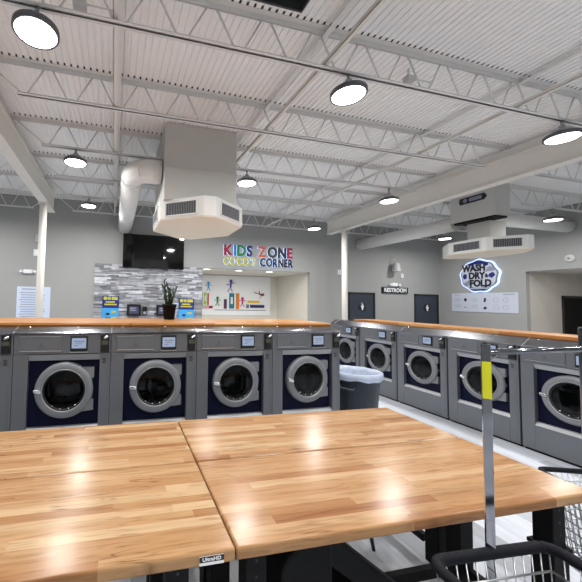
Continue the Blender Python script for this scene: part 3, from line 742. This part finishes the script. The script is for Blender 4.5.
table(-1, -1, 'wood_b', 'butcher block folding table at the near left with a maker plate on its edge', 0.2, 0.12, True)
table(1, 1, 'wood_c', 'butcher block folding table at the right, the one nearer the washers', 0.10, 0.14)
table(1, -1, 'wood_d', 'butcher block folding table at the near right, beside the wire cart', 0.10, 0.14)

# stool under the back table, black chair under the front table
t = thing('stool', 'black stool with thin tapered legs tucked under the right tables', 'stool', (1.68, 2.16, 0))
bm = BM(); lathe(bm, [(0, 0.45), (0.17, 0.45), (0.185, 0.465), (0.18, 0.49), (0, 0.495)], seg=28); obj('seat', bm, M['black'], t)
for sx, sy in ((-1, -1), (1, -1), (1, 1), (-1, 1)):
    bm = BM(); tube(bm, [(sx*0.11, sy*0.11, 0.45), (sx*0.165, sy*0.165, 0.0)], 0.02, 10, radii=[0.022, 0.012]); obj('leg', bm, M['black'], t)
t = thing('chair', 'black chair pushed under the near right table', 'chair', (0.86, 1.36, 0))
bm = BM(); prism(bm, [(-0.17, 0.35), (-0.17, 0.66), (-0.145, 0.70), (-0.05, 0.775), (0.045, 0.78), (0.075, 0.75), (0.075, 0.35)], -0.13, 0.02); obj('backrest', bm, M['black_matte'], t, 0.015)
bm = BM(); prism(bm, [(0.035, 0.785), (0.085, 0.75), (0.52, 0.40), (0.45, 0.33), (0.03, 0.66)], -0.12, -0.02); obj('armrest', bm, M['black_matte'], t, 0.015)
bobj('seat', (-0.15, 0.42, -0.14, 0.30, 0.38, 0.44), M['black_matte'], t, 0.02)
for sx, sy in ((-0.12, -0.1), (0.38, -0.1), (0.38, 0.26), (-0.12, 0.26)):
    bm = BM(); tube(bm, [(sx, sy, 0.39), (sx*1.1, sy*1.1, 0)], 0.018, 10); obj('leg', bm, M['black_matte'], t)

# ------------------------------------------------------------------ trash bin
t = thing('trash_bin', 'slate plastic trash bin with a pale liner at the end of the washer row', 'trash bin', (3.19, 3.76, 0))
hh = 0.835
bm = BM(); lathe(bm, [(0, 0.0), (0.235, 0.0), (0.245, 0.02), (0.305, hh-0.06), (0.322, hh-0.055), (0.327, hh), (0.307, hh), (0.30, hh-0.05), (0.24, 0.03), (0, 0.03)], seg=40); b = obj('barrel', bm, M['bin'], t)
for a in (180+35, 0+25):
    c, s = math.cos(rad(a)), math.sin(rad(a)); tx, ty = -s, c
    bm = BM(); tube(bm, [(0.30*c-0.09*tx, 0.30*s-0.09*ty, hh-0.14), (0.358*c-0.08*tx, 0.358*s-0.08*ty, hh-0.17), (0.358*c+0.08*tx, 0.358*s+0.08*ty, hh-0.17), (0.30*c+0.09*tx, 0.30*s+0.09*ty, hh-0.14)], 0.016, 8); obj('handle', bm, M['bin'], t)
bm = BM()
seg = 64; prof = [(0.338, hh-0.07), (0.340, hh-0.03), (0.336, hh+0.012), (0.312, hh+0.018), (0.282, hh-0.03), (0.258, hh-0.25), (0.19, hh-0.42), (0.0, hh-0.46)]
rings = []
for j, (r, z) in enumerate(prof):
    ring = []
    for k in range(seg):
        a = 2*PI*k/seg; w1 = math.sin(a*9+j)*0.006+math.sin(a*17+2*j)*0.004
        zz = z+(math.sin(a*5)*0.008+math.sin(a*11)*0.005 if j == 0 else w1*(0.3 if j < 4 else 2.0))
        rr = max(0.001, r+w1*(0.3 if j < 4 else 1.2)); ring.append(bm.verts.new((rr*math.cos(a), rr*math.sin(a), zz)))
    rings.append(ring)
for a, b2 in zip(rings, rings[1:]):
    for k in range(seg): f = bm.faces.new((a[k], a[(k+1) % seg], b2[(k+1) % seg], b2[k])); f.smooth = True
obj('liner_bag', bm, M['bag'], t)

# ------------------------------------------------------------------ plant
px, py, pz = 0.70, 4.17, 1.500
t = thing('potted_plant', 'small dark potted plant with upright stems standing on the wood counter', 'plant', (px, py, pz))
bm = BM(); lathe(bm, [(0, 0), (0.065, 0), (0.07, 0.01), (0.088, 0.165), (0.096, 0.17), (0.096, 0.20), (0.085, 0.20), (0.082, 0.175), (0, 0.172)], seg=28); obj('pot', bm, M['pot'], t)
bm = BM(); lathe(bm, [(0.083, 0.172), (0.05, 0.182), (0, 0.186)], seg=20); obj('soil', bm, M['soil'], t)
def leaf(bm, base, d, L, wd):
    d = Vector(d).normalized(); u, v = frame_of(d); base = Vector(base); prev = None
    for i in range(6):
        s = i/5; ww = wd*math.sin(PI*min(0.98, 0.12+0.86*s))**0.8; c = base+d*L*s+v*0.15*L*s*s*0.3
        cur = [bm.verts.new(c-u*ww), bm.verts.new(c-v*ww*0.25), bm.verts.new(c+u*ww), bm.verts.new(c+v*ww*0.12)]
        if prev:
            for k in range(4): bm.faces.new((prev[k], prev[(k+1) % 4], cur[(k+1) % 4], cur[k]))
        else: bm.faces.new(cur)
        prev = cur
    bm.faces.new(list(reversed(prev)))
stems = [((-0.02, 0, 0.17), (-0.055, 0, 0.33), (-0.075, 0.0, 0.53), 0.016), ((0.0, 0.02, 0.17), (0.0, 0.02, 0.34), (-0.02, 0.03, 0.44), 0.018), ((0.02, -0.01, 0.17), (0.05, 0.0, 0.30), (0.09, 0.0, 0.42), 0.012), ((-0.04, -0.02, 0.17), (-0.065, -0.02, 0.3), (-0.08, -0.02, 0.40), 0.013), ((0.01, 0.03, 0.17), (0.03, 0.03, 0.26), (0.02, 0.03, 0.36), 0.014)]
for a, b_, c, r in stems:
    bm = BM(); tube(bm, [a, b_, c], r, 7, radii=[r*0.8, r, r*0.35])
    A, B, C = Vector(a), Vector(b_), Vector(c)
    for i in range(9):
        s = 0.25+0.75*i/8; p = (A.lerp(B, s*2) if s < 0.5 else B.lerp(C, s*2-1)); sg = 1 if i % 2 else -1
        leaf(bm, p, (sg*0.55, random.uniform(-0.5, 0.5), 1.0), random.uniform(0.06, 0.09), 0.015)
    obj('stem', bm, M['leaf'], t)

# ------------------------------------------------------------------ back wall fittings
def rect(bm, x0, x1, z0, z1, y0, y1): box(bm, x0, x1, y0, y1, z0, z1)
def stone_panel():
    x0, x1, z1 = -0.57, NX0, H+1.02
    bm = BM(); lay = bm.loops.layers.color.new('tone'); z = 0.0; rnd = random.Random(3)
    while z < z1-0.01:
        h = min(rnd.choice((0.03, 0.045, 0.06)), z1-z); x = x0
        while x < x1-0.001:
            L = min(rnd.uniform(0.12, 0.5), x1-x)
            if x1-x-L < 0.06: L = x1-x
            d = rnd.uniform(0.03, 0.065); v = rnd.uniform(0.45, 0.85); c = (v, v*1.01, v*1.04, 1)
            for f in box(bm, x, x+L-0.002, YB-d, YB, z, z+h-0.002):
                for l in f.loops: l[lay] = c
            x += L
        z += h
    o = obj('stone_panel', bm, M['stone']); tag(o, 'grey stacked stone cladding panel on the back wall below the television', 'wall cladding')
stone_panel()
t = thing('television', 'wide black wall television above the stone cladding', 'television', (1.10, YB-0.12, H+0.93))
bm = BM(); box(bm, -0.90, 0.90, -0.03, 0.03, 0, 0.98); o = obj('casing', bm, M['black_matte'], t, 0.003); 
bobj('screen', (-0.885, 0.885, -0.033, -0.029, 0.02, 0.965), M['tv'], t)
bobj('wall_bracket', (-0.25, 0.25, 0.03, 0.12, 0.3, 0.7), M['black_matte'], t)
def poster(x0, x1, z0, z1, label):
    t = thing('notice_poster', label, 'poster', (0, 0, 0)); y = YB-0.075
    bobj('sheet', (x0, x1, y-0.004, y+0.012, z0, z1), cm('lightblue'), t)
    zm = z0+(z1-z0)*0.58
    bobj('blue_header', (x0, x1, y-0.007, y-0.003, zm, z1), cm('royal'), t)
    W = x1-x0
    for a, b, za, zb in ((0.08, 0.30, z1-0.11, z1-0.02), (0.34, 0.50, z1-0.11, z1-0.02), (0.55, 0.92, z1-0.11, z1-0.02), (0.2, 0.75, z1-0.19, z1-0.15), (0.12, 0.88, z1-0.26, z1-0.22), (0.55, 0.85, zm-0.14, zm-0.08), (0.55, 0.9, zm-0.32, zm-0.25)):
        bm = BM(); rect(bm, x0+W*a, x0+W*b, za, zb, y-0.010, y-0.006); obj('yellow_lettering', bm, cm('gold'), t)
    bm = BM(); rect(bm, x0+W*0.25, x0+W*0.45, zm-0.2, zm-0.14, y-0.010, y-0.006); rect(bm, x0+W*0.2, x0+W*0.5, zm-0.34, zm-0.27, y-0.010, y-0.006); obj('picture', bm, cm('black'), t)
poster(-0.33, 0.13, H-0.72, H+0.09, 'blue poster with yellow lettering left of the potted plant')
poster(1.88, 2.36, H-0.72, H+0.06, 'blue poster with yellow lettering right of the potted plant')
def kiosk(x0, label):
    t = thing('payment_kiosk', label, 'payment kiosk', (x0, YB-0.075, H-0.47))
    bobj('housing', (0, 0.40, -0.06, 0.01, 0, 0.33), M['black'], t, 0.01)
    bobj('screen', (0.06, 0.33, -0.064, -0.059, 0.06, 0.27), M['screen_purple'], t)
    bm = BM()
    for a, b in ((0.21, 0.24), (0.15, 0.18)): rect(bm, 0.09, 0.26, a, b, -0.067, -0.064)
    obj('screen_text', bm, M['ink_grey'], t)
kiosk(0.36, 'black payment kiosk screen left of the plant, beside a small card reader')
kiosk(1.21, 'black payment kiosk screen half hidden behind the plant pot')
t = thing('card_terminal', 'small black card terminal beside the left kiosk screen', 'card terminal', (0.81, YB-0.075, H-0.50))
bobj('body', (0, 0.13, -0.05, 0.01, 0.05, 0.30), M['black'], t, 0.008); bobj('keypad', (0.02, 0.11, -0.054, -0.049, 0.08, 0.16), M['ink_grey'], t)
# notice sheet behind the left column
t = thing('notice_sheet', 'tall pale blue notice sheet on the back wall behind the left column', 'notice', (-2.56, YB, H-0.75))
bobj('sheet', (0, 0.84, -0.012, 0, 0, 1.05), M['paper'], t)
bm = BM(); rect(bm, 0.12, 0.62, 0.97, 0.995, -0.014, -0.012)
for i in range(13):
    z = 0.88-i*0.065; rect(bm, 0.1 if i % 3 else 0.06, random.uniform(0.45, 0.74), z, z+0.018, -0.014, -0.012)
obj('printed_lines', bm, M['ink_grey'], t)
tag(bobj('wall_switch', (-2.19, -2.08, YB-0.03, YB, H+1.15, H+1.33), M['white'], None, 0.006), 'small white switch plate on the back wall left of the column', 'switch')
tag(bobj('alarm_strobe', (-2.16, -2.02, YB-0.06, YB, H+1.52, H+1.74), M['lamp_body'], None, 0.008), 'small grey alarm box high on the back wall left of the column', 'alarm')
t = thing('emergency_light', 'white two-headed emergency light on the back wall left of the column', 'emergency light', (-2.30, YB, H+0.66)); t.scale = (0.72, 0.8, 0.8)
bobj('body', (-0.16, 0.16, -0.09, 0, 0, 0.13), M['white'], t, 0.015)
for s in (-0.24, 0.24):
    bm = BM(); lathe(bm, [(0, -0.13), (0.05, -0.12), (0.055, -0.08), (0.03, -0.04), (0, -0.035)], s, 0, 0.06, 16, 'Y'); tube(bm, [(s*0.6, -0.05, 0.065), (s, -0.05, 0.06)], 0.015, 8); obj('lamp_head', bm, M['white'], t)

def letters(parent, s, cols, x0, x1, zc, size, depth, mats=None, halo=0.012, y=-0.05):
    """lay the characters out between x0 and x1, each its own part with a lit backing"""
    bms = []; raw = 0
    for ch in s:
        if ch != ' ': b0, (a, b) = text_mesh(ch, size, depth, size*0.02); raw += b-a; b0.free()
    sx = 0.84*((x1-x0)-(size*0.35 if ' ' in s else 0))/raw
    for ch in s:
        if ch == ' ': bms.append(None); continue
        bm, (a, b) = text_mesh(ch, size, depth, size*0.042, sx); bms.append((bm, a, b))
    tot = sum((b[2]-b[1]) if b else size*0.25 for b in bms); gap = (x1-x0-tot)/(len(s)-1)
    x = x0
    for ch, b, c in zip(s, bms, cols):
        if b is None: x += size*0.25+gap; continue
        bm, a, e = b; o = obj('letter', bm, c, parent); zz = zc+(size*0.22 if ch == "'" else 0)
        if ch == "'": zz = zc
        o.location = (x-a, y, zz)
        if halo:
            bm2, _ = text_mesh(ch, size, 0.008, size*0.042, sx); h = obj('halo_light', bm2, M['halo'], o); h.location = (0, 0.022, 0)
        x += (e-a)+gap
t = thing('kids_zone_sign', 'backlit multicoloured letters reading KIDS ZONE over COCO\'S CORNER', 'sign', (0, YB, 0))
K = lambda *a: [cm(c) for c in a]
letters(t, 'KIDS ZONE', K('wine', 'blue', 'green', 'navy', 'black', 'brick', 'black', 'black', 'wine'), 3.30, 5.70, H+1.605, 0.47, 0.03)
letters(t, "COCO'S CORNER", K(*(['gold']*6+['black']*7)), 3.30, 5.72, H+1.27, 0.36, 0.03, y=-0.05)

# mural on the niche back wall
t = thing('mural_board', 'white board with colourful books and small dancing figures in the kids corner', 'mural', (0, 11.85, 0))
bobj('board', (2.64, 6.07, -0.03, 0, H-0.52, H+0.99), M['white'], t)
def mp(u, v): return (2.86+(u-20)*(6.07-2.86)/(418-20), H+0.99-(v-222)*1.42/(448-222))   # picture notes of the board to its own metres
def book(u0, u1, v0, v1, c, stripe=None):
    (x0, z1), (x1, z0) = mp(u0, v0), mp(u1, v1); bm = BM(); rect(bm, x0, x1, z0, z1, -0.04, -0.03); o = obj('book_shape', bm, cm(c), t)
    if stripe:
        bm = BM(); w_ = (x1-x0); hgt = z1-z0
        if hgt > w_: rect(bm, x0+w_*0.3, x1-w_*0.3, z0+hgt*0.3, z1-hgt*0.25, -0.045, -0.04)
        else: rect(bm, x0+w_*0.1, x1-w_*0.3, z0+hgt*0.3, z1-hgt*0.3, -0.045, -0.04)
        obj('book_label', bm, cm(stripe), o)
book(30, 48, 328, 405, 'green'); book(60, 70, 325, 408, 'grey'); book(75, 88, 328, 402, 'lime', 'white'); book(92, 100, 332, 404, 'red'); book(55, 120, 408, 424, 'wine', 'white')
book(175, 190, 366, 425, 'plum'); book(202, 228, 328, 424, 'teal', 'white'); book(236, 254, 328, 427, 'orange'); book(296, 360, 372, 388, 'yellow'); book(362, 378, 374, 388, 'white'); book(310, 386, 398, 417, 'navy'); book(290, 305, 396, 420, 'grey')
bm = BM(); (xa, za), (xb, zb2) = mp(130, 431), mp(395, 434); rect(bm, xa, xb, zb2, za, -0.035, -0.03); obj('ground_line', bm, cm('black'), t)
def kid(u, v, s, c, pose=0):
    x, z = mp(u, v); bm = BM(); k = s*0.0063
    def T(pts, r): tube(bm, [(x+a*k, -0.036, z+b*k) for a, b in pts], r*k, 8)
    lathe(bm, [(0, -0.012), (9*k, -0.010), (9*k, -0.004)], x, -0.03, z, 16, 'Y')
    if pose == 0:
        T([(0, -8), (0, -30)], 5); T([(-20, -12), (0, -14), (20, -12)], 2); T([(-12, -46), (0, -28), (12, -46)], 2.6)
    elif pose == 1:
        T([(0, -8), (-2, -34)], 5); T([(-26, -22), (-4, -14), (22, -8)], 2); T([(-18, -58), (-3, -32), (8, -56)], 2.6)
    else:
        T([(-4, -3), (-26, 4)], 5); T([(-26, 4), (-60, 14)], 2.6); T([(-24, 4), (-26, 24)], 2.6); T([(-10, -4), (-20, -24)], 2)
    obj('dancing_figure', bm, cm(c), t)
kid(28, 268, 0.9, 'red'); kid(97, 270, 1.0, 'lightblue'); kid(210, 254, 1.15, 'purple', 1); kid(143, 360, 1.0, 'green'); kid(270, 360, 1.1, 'pink'); kid(378, 333, 1.0, 'maroon', 2)
# niche downlights
for i, x in enumerate((2.85, 3.95, 5.05)):
    t = thing('downlight', ('left', 'middle', 'right')[i]+' lit downlight in the ceiling of the kids corner niche', 'ceiling light', (x, 9.90, NZ), 0, 'niche downlights')
    bm = BM(); lathe(bm, [(0.13, 0), (0.15, -0.004), (0.15, -0.012), (0.12, -0.016), (0.12, 0)], seg=24); obj('trim', bm, M['white'], t)
    bm = BM(); lathe(bm, [(0, -0.012), (0.118, -0.012), (0.118, 0)], seg=24); obj('lens', bm, M['down'], t)
    la = bpy.data.lights.new('niche_light', 'AREA'); la.shape = 'DISK'; la.size = 0.2; la.energy = 16; la.color = (1, 0.95, 0.87)
    lo = bpy.data.objects.new('niche_light', la); COL.objects.link(lo); lo.location = (x, 9.98, NZ-0.03)
    
for i, (x, y) in enumerate(((12.7, 5.9), (12.7, 3.6))):  # unseen fittings and lights added to brighten the alcove
    t = thing('downlight', ('farther', 'nearer')[i]+' added unseen fill light brightening the right alcove', 'ceiling light', (x, y, AZ), 0, 'added alcove fill lights')
    bm = BM(); lathe(bm, [(0.13, 0), (0.15, -0.004), (0.15, -0.012), (0.12, -0.016), (0.12, 0)], seg=24); obj('trim', bm, M['white'], t)
    bm = BM(); lathe(bm, [(0, -0.012), (0.118, -0.012), (0.118, 0)], seg=24); obj('lens', bm, M['down'], t)
    la = bpy.data.lights.new('alcove_fill_light', 'AREA'); la.shape = 'DISK'; la.size = 0.2; la.energy = 9; la.color = (1, 0.95, 0.88)
    lo = bpy.data.objects.new('alcove_fill_light', la); COL.objects.link(lo); lo.location = (x, y, AZ-0.03)
# restroom sign and little fittings
t = thing('restroom_sign', 'black wall sign with white lettering RESTROOM between the two doors', 'sign', (9.84, YB, H+0.50))
bobj('plate', (-0.55, 0.58, -0.05, 0, -0.10, 0.12), M['black'], t, 0.006)
bm, _ = text_mesh('RESTROOM', 0.20, 0.006, 0.006, 1.0); o = obj('lettering', bm, M['white'], t); o.location = (0.015, -0.054, 0.01)
xs_ = [v.co.x for v in o.data.vertices]; o.scale = (0.98/(max(xs_)-min(xs_)), 1, 1)
t = thing('emergency_light', 'small white emergency light just above the RESTROOM sign', 'emergency light', (9.82, YB, H+0.66))
bobj('body', (-0.13, 0.13, -0.08, 0, 0, 0.12), M['white'], t, 0.01)
for s in (-0.2, 0.2):
    bm = BM(); lathe(bm, [(0, -0.11), (0.045, -0.10), (0.05, -0.07), (0, -0.03)], s, 0, 0.05, 14, 'Y'); tube(bm, [(s*0.5, -0.05, 0.06), (s, -0.05, 0.06)], 0.012, 6); obj('lamp_head', bm, M['white'], t)
t = thing('wall_lamp', 'faint translucent grey cone lamp shade high above the RESTROOM sign', 'wall lamp', (9.75, YB-0.2, H+1.18))
bm = BM(); lathe(bm, [(0.15, 0), (0.10, 0.28), (0.08, 0.30), (0.0, 0.31)], seg=24); obj('shade', bm, M['lamp_body'], t)
bm = BM(); tube(bm, [(0, 0, 0.30), (-0.03, 0.05, 0.48), (-0.08, 0.2, 0.55)], 0.012, 6); obj('arm', bm, M['ductbox'], t)
def small(name, x, z, lab, cat, s=0.07):
    t = thing(name, lab, cat, (x, YB, z)); bobj('body', (-s/2, s/2, -0.05, 0, 0, s*1.3), M['white'], t, 0.01)
    bm = BM(); lathe(bm, [(0.02, -0.055), (0.02, -0.05), (0, -0.062)], 0, 0, s*0.6, 10, 'Y'); obj('eye', bm, M['ink_grey'], t)
small('motion_sensor', 10.18, H+0.98, 'tiny white sensor on the wall right above the RESTROOM sign', 'sensor', 0.11)
small('wall_speaker', 7.52, H+1.0, 'tiny white wall box left of the right column above the niche', 'wall box', 0.13)

# ------------------------------------------------------------------ right wall fittings (local x = towards the camera, facing -Y)
t = thing('wash_dry_fold_sign', 'round backlit emblem reading WASH DRY & FOLD on the right wall', 'sign', (XR, 8.20, H+1.02), -PI/2)
def blob(n, rx, rz, amp, k, ph=0): return [((rx+amp*math.sin(k*a+ph))*math.cos(a), (rz+amp*math.sin(k*a+ph))*math.sin(a)) for a in [2*PI*i/n for i in range(n)]]
bm = BM(); prism(bm, blob(72, 0.62, 0.56, 0.02, 9), -0.035, -0.015); obj('halo_light', bm, M['halo_soft'], t)
bm = BM(); prism(bm, blob(72, 0.56, 0.52, 0.018, 9), -0.075, -0.035); obj('plate', bm, cm('grey'), t)
bm = BM(); prism(bm, blob(60, 0.53, 0.49, 0.015, 9), -0.080, -0.074); obj('plate_face', bm, M['panel_white'], t)
bm = BM()
arc = lambda r0x, r0z, r1x, r1z, a0, a1, n=14: [(r0x*math.cos(rad(a0+(a1-a0)*i/n)), r0z*math.sin(rad(a0+(a1-a0)*i/n))) for i in range(n+1)]+[(r1x*math.cos(rad(a1-(a1-a0)*i/n)), r1z*math.sin(rad(a1-(a1-a0)*i/n))) for i in range(n+1)]
prism(bm, arc(0.55, 0.50, 0.50, 0.40, 55, 125), -0.086, -0.080); prism(bm, arc(0.55, 0.51, 0.50, 0.41, 238, 300), -0.086, -0.080)
prism(bm, [(-0.50, 0.0), (-0.45, 0.09), (-0.36, 0.06), (-0.37, -0.07), (-0.45, -0.10)], -0.086, -0.080); prism(bm, [(0.50, 0.0), (0.44, 0.10), (0.32, 0.05), (0.30, -0.03), (0.40, -0.10)], -0.086, -0.080)
prism(bm, [(0.18, 0.40), (0.28, 0.42), (0.30, 0.34), (0.20, 0.31)], -0.087, -0.080)
obj('navy_ribbon', bm, cm('royal'), t)
for s, x, z, sz, sx in (('WASH', -0.14, 0.26, 0.31, 0.80), ('DRY', -0.05, 0.0, 0.30, 0.84), ('FOLD', 0.06, -0.26, 0.31, 0.84), ('&', 0.25, -0.01, 0.17, 0.8)):
    bm, (a, b) = text_mesh(s, sz, 0.012, sz*0.045, sx); o = obj('lettering', bm, cm('black'), t); o.location = (x, -0.09, z)
bm = BM()
prism(bm, [(0.22, 0.12), (0.48, 0.14), (0.50, 0.22), (0.36, 0.30), (0.26, 0.25)], -0.084, -0.080); obj('laundry_picture', bm, M['ink_grey'], t); bm = BM(); prism(bm, [(-0.48, -0.24), (-0.28, -0.12), (-0.24, -0.30), (-0.40, -0.36)], -0.084, -0.080)
obj('laundry_picture', bm, M['ink_grey'], t)
bobj('lower_band', (-0.28, 0.34, -0.0875, -0.080, -0.45, -0.40), M['ink_light'], t)
t = thing('price_board', 'wide pale price board below the WASH DRY & FOLD emblem', 'notice board', (XR, 9.14, H-0.2), -PI/2)
bobj('board', (0, 1.99, -0.02, 0, 0, 0.645), M['panel_white'], t)
def line_(a, b, c, d): bm = BM(); rect(bm, a, b, c, d, -0.023, -0.02); obj('printed_line', bm, M['ink_grey'], t)
line_(1.6, 1.9, 0.575, 0.60); line_(0.1, 0.3, 0.575, 0.59)
for cx_ in (0.12, 0.66):
    for zz in (0.36, 0.14):
        for i in range(4): bm = BM(); rect(bm, cx_, cx_+0.2, zz+i*0.03, zz+i*0.03+0.010, -0.023, -0.02); obj('printed_line', bm, M['ink_light'], t)
for cx_ in (1.4, 1.66):
    for zz in (0.40, 0.17):
        bm = BM(); R1, R2 = 0.075, 0.066
        A = [[bm.verts.new((cx_+r*math.cos(a*PI/12), -0.0225, zz+r*math.sin(a*PI/12))) for a in range(24)] for r in (R1, R2)]
        for a in range(24): bm.faces.new((A[0][a], A[0][(a+1) % 24], A[1][(a+1) % 24], A[1][a]))
        obj('round_mark', bm, M['ink_grey'], t)
bm = BM()
prism(bm, [(0.42, 0.42), (0.46, 0.48), (0.52, 0.44), (0.50, 0.36), (0.44, 0.36)], -0.024, -0.02); rect(bm, 0.42, 0.45, 0.14, 0.17, -0.024, -0.02); rect(bm, 0.49, 0.52, 0.14, 0.17, -0.024, -0.02)
prism(bm, [(1.04, 0.34), (1.10, 0.34), (1.12, 0.46), (1.06, 0.48)], -0.024, -0.02); prism(bm, [(1.02, 0.14), (1.10, 0.20), (1.14, 0.13), (1.06, 0.09)], -0.024, -0.02)
obj('icons', bm, cm('black'), t)
t = thing('wall_alarm', 'small pale round alarm on the right wall above the alcove', 'alarm', (XR, 5.98, H+1.34), -PI/2)
bm = BM(); lathe(bm, [(0.10, 0), (0.10, -0.04), (0.07, -0.055), (0, -0.06)], 0, 0, 0, 24, 'Y'); obj('body', bm, M['ductbox'], t)
bm = BM(); lathe(bm, [(0.03, -0.055), (0.03, -0.065), (0, -0.07)], 0, 0, 0, 12, 'Y'); obj('lens', bm, M['ink_grey'], t)

# ------------------------------------------------------------------ laundry carts
def wires_rect(bm, x0, x1, y0, y1, z, r): 
    P = [(x0, y0, z), (x1, y0, z), (x1, y1, z), (x0, y1, z)]
    for i in range(4): tube(bm, [P[i], P[(i+1) % 4]], r, 6)
def cart(loc, rz, label, Wc, Lc, rim_z, post, rim_m, bar_to=None, mesh_pitch=0.045, post_h=1.60, sticker=False, bar_from=None, side_horiz=(0.08, 0.2), wm='wire', pr=0.025, rimr=0.020):
    """local: x along the back edge (0..Wc), y from -Lc (near) to 0 (back edge)"""
    t = thing('laundry_cart', label, 'laundry cart', loc, rz)
    bm = BM(); rr = 0.05
    path = []
    for cx_, cy_, a0 in ((Wc-rr, -rr, 90), (Wc-rr, -Lc+rr, 0), (rr, -Lc+rr, -90), (rr, -rr, -180)):
        for a in (0, -30, -60, -90): path.append((cx_+rr*math.cos(rad(a0+a)), cy_+rr*math.sin(rad(a0+a)), rim_z))
    path.append(path[0]); path.append(path[1])
    tube(bm, path, rimr, 12); obj('bumper_rim', bm, M[rim_m], t)
    # wire loops around the rim
    bm = BM(); n = int(Wc/0.038); q_ = rimr/0.02
    for i in range(1, n): x = Wc*i/n; tube(bm, [(x, -0.019*q_, rim_z+0.004), (x, 0.0, rim_z+0.020*q_), (x, 0.019*q_, rim_z+0.004), (x, 0.006, rim_z-0.024*q_)], 0.003, 5)
    if rimr > 0.015: obj('wire_wraps', bm, M[rim_m], t)
    else: bm.free()
    zb = 0.36; ins = 0.05
    def side(pa, pb, name):
        pa, pb = Vector(pa), Vector(pb); L = (pb-pa).length; n = max(2, round(L/mesh_pitch)); bm = BM(); c = Vector((Wc/2, -Lc/2, 0))
        for i in range(n+1):
            p = pa.lerp(pb, i/n); q = c+(p-c)*0.88; tube(bm, [(p.x, p.y, rim_z-0.012), (q.x, q.y, zb)], 0.0026, 5)
        for s in side_horiz:
            z = rim_z-s; k = 1-0.12*s/(rim_z-zb)
            a_, b_ = c+(pa-c)*k, c+(pb-c)*k; tube(bm, [(a_.x, a_.y, z), (b_.x, b_.y, z)], 0.004, 6)
        obj(name, bm, M[wm], t)
    e = 0.012
    C = [(e, -e, 0), (Wc-e, -e, 0), (Wc-e, -Lc+e, 0), (e, -Lc+e, 0)]
    for i in range(4): side(C[i], C[(i+1) % 4], 'wire_side')
    bm = BM(); x0, x1, y0, y1 = Wc*0.06, Wc*0.94, -Lc*0.94, -Lc*0.06; n = round((x1-x0)/mesh_pitch)
    for i in range(n+1): x = x0+(x1-x0)*i/n; tube(bm, [(x, y0, zb), (x, y1, zb)], 0.0026, 5)
    for i in range(5): y = y0+(y1-y0)*i/4; tube(bm, [(x0, y, zb), (x1, y, zb)], 0.004, 5)
    obj('basket_floor', bm, M[wm], t)
    bm = BM()
    wires_rect(bm, x0+0.03, x1-0.03, y0+0.03, y1-0.03, zb-0.018, 0.013)
    for x in (x0+0.03, x1-0.03):
        for y in (y0+0.03, y1-0.03): tube(bm, [(x, y, zb-0.02), (x, y, 0.12)], 0.013, 8)
    obj('under_frame', bm, M['chrome'], t)
    for x in (x0+0.03, x1-0.03):
        for y in (y0+0.03, y1-0.03):
            bm = BM(); tube(bm, [(x-0.014, y, 0.055), (x+0.014, y, 0.055)], 0.055, 20); w_ = obj('caster', bm, M['gasket'], t)
            bm = BM(); box(bm, x-0.022, x-0.017, y-0.018, y+0.018, 0.045, 0.125); box(bm, x+0.017, x+0.022, y-0.018, y+0.018, 0.045, 0.125); box(bm, x-0.022, x+0.022, y-0.018, y+0.018, 0.12, 0.125); obj('fork', bm, M['chrome'], w_)
    px_, py_ = post
    bm = BM(); prism(bm, [(px_-pr, py_), (px_, py_-pr), (px_+pr, py_), (px_, py_+pr)], zb-0.02, post_h, 'XY'); p = obj('pole', bm, M['chrome'], t, 0.002)
    bm = BM(); lathe(bm, [(0.012, 0), (0.012, 0.004), (0.008, 0.008), (0, 0.009)], px_, py_, post_h, 12); obj('pole_cap', bm, M['black'], p)
    return t
t = cart((1.168, 0.992, 0), rad(-4.0), 'near chrome laundry cart with dark bumper rim and a yellow sticker on its pole', 0.545, 0.85, 0.80, (0.285, 0.012), 'rim_blue', post_h=1.60, pr=0.020)
bm = BM(); prism(bm, [(0.285-0.0208, 0.011), (0.2842, 0.012-0.0208), (0.2848, 0.012-0.0202), (0.2652, 0.0115)], 1.385, 1.53, 'XY'); obj('sticker', bm, M['yellow'], t)
bm = BM(); tube(bm, [(0.285, 0.012, 1.565), (0.95, 0.03, 1.575)], 0.013, 12); obj('hanging_bar', bm, M['chrome_dark'], t)
bm = BM(); tube(bm, [(0.285, 0.012, 1.53), (0.33, 0.013, 1.558)], 0.009, 8); obj('bar_brace', bm, M['chrome'], t)
t = cart((2.47, 1.42, 0), rad(-20), 'silver mesh laundry cart standing beyond the right end of the tables', 0.55, 0.85, 0.79, (0.27, 0.0), 'rim_blue', post_h=1.63, pr=0.018, rimr=0.014, mesh_pitch=0.03, side_horiz=(0.05, 0.1, 0.15, 0.2, 0.25, 0.3, 0.35, 0.4))
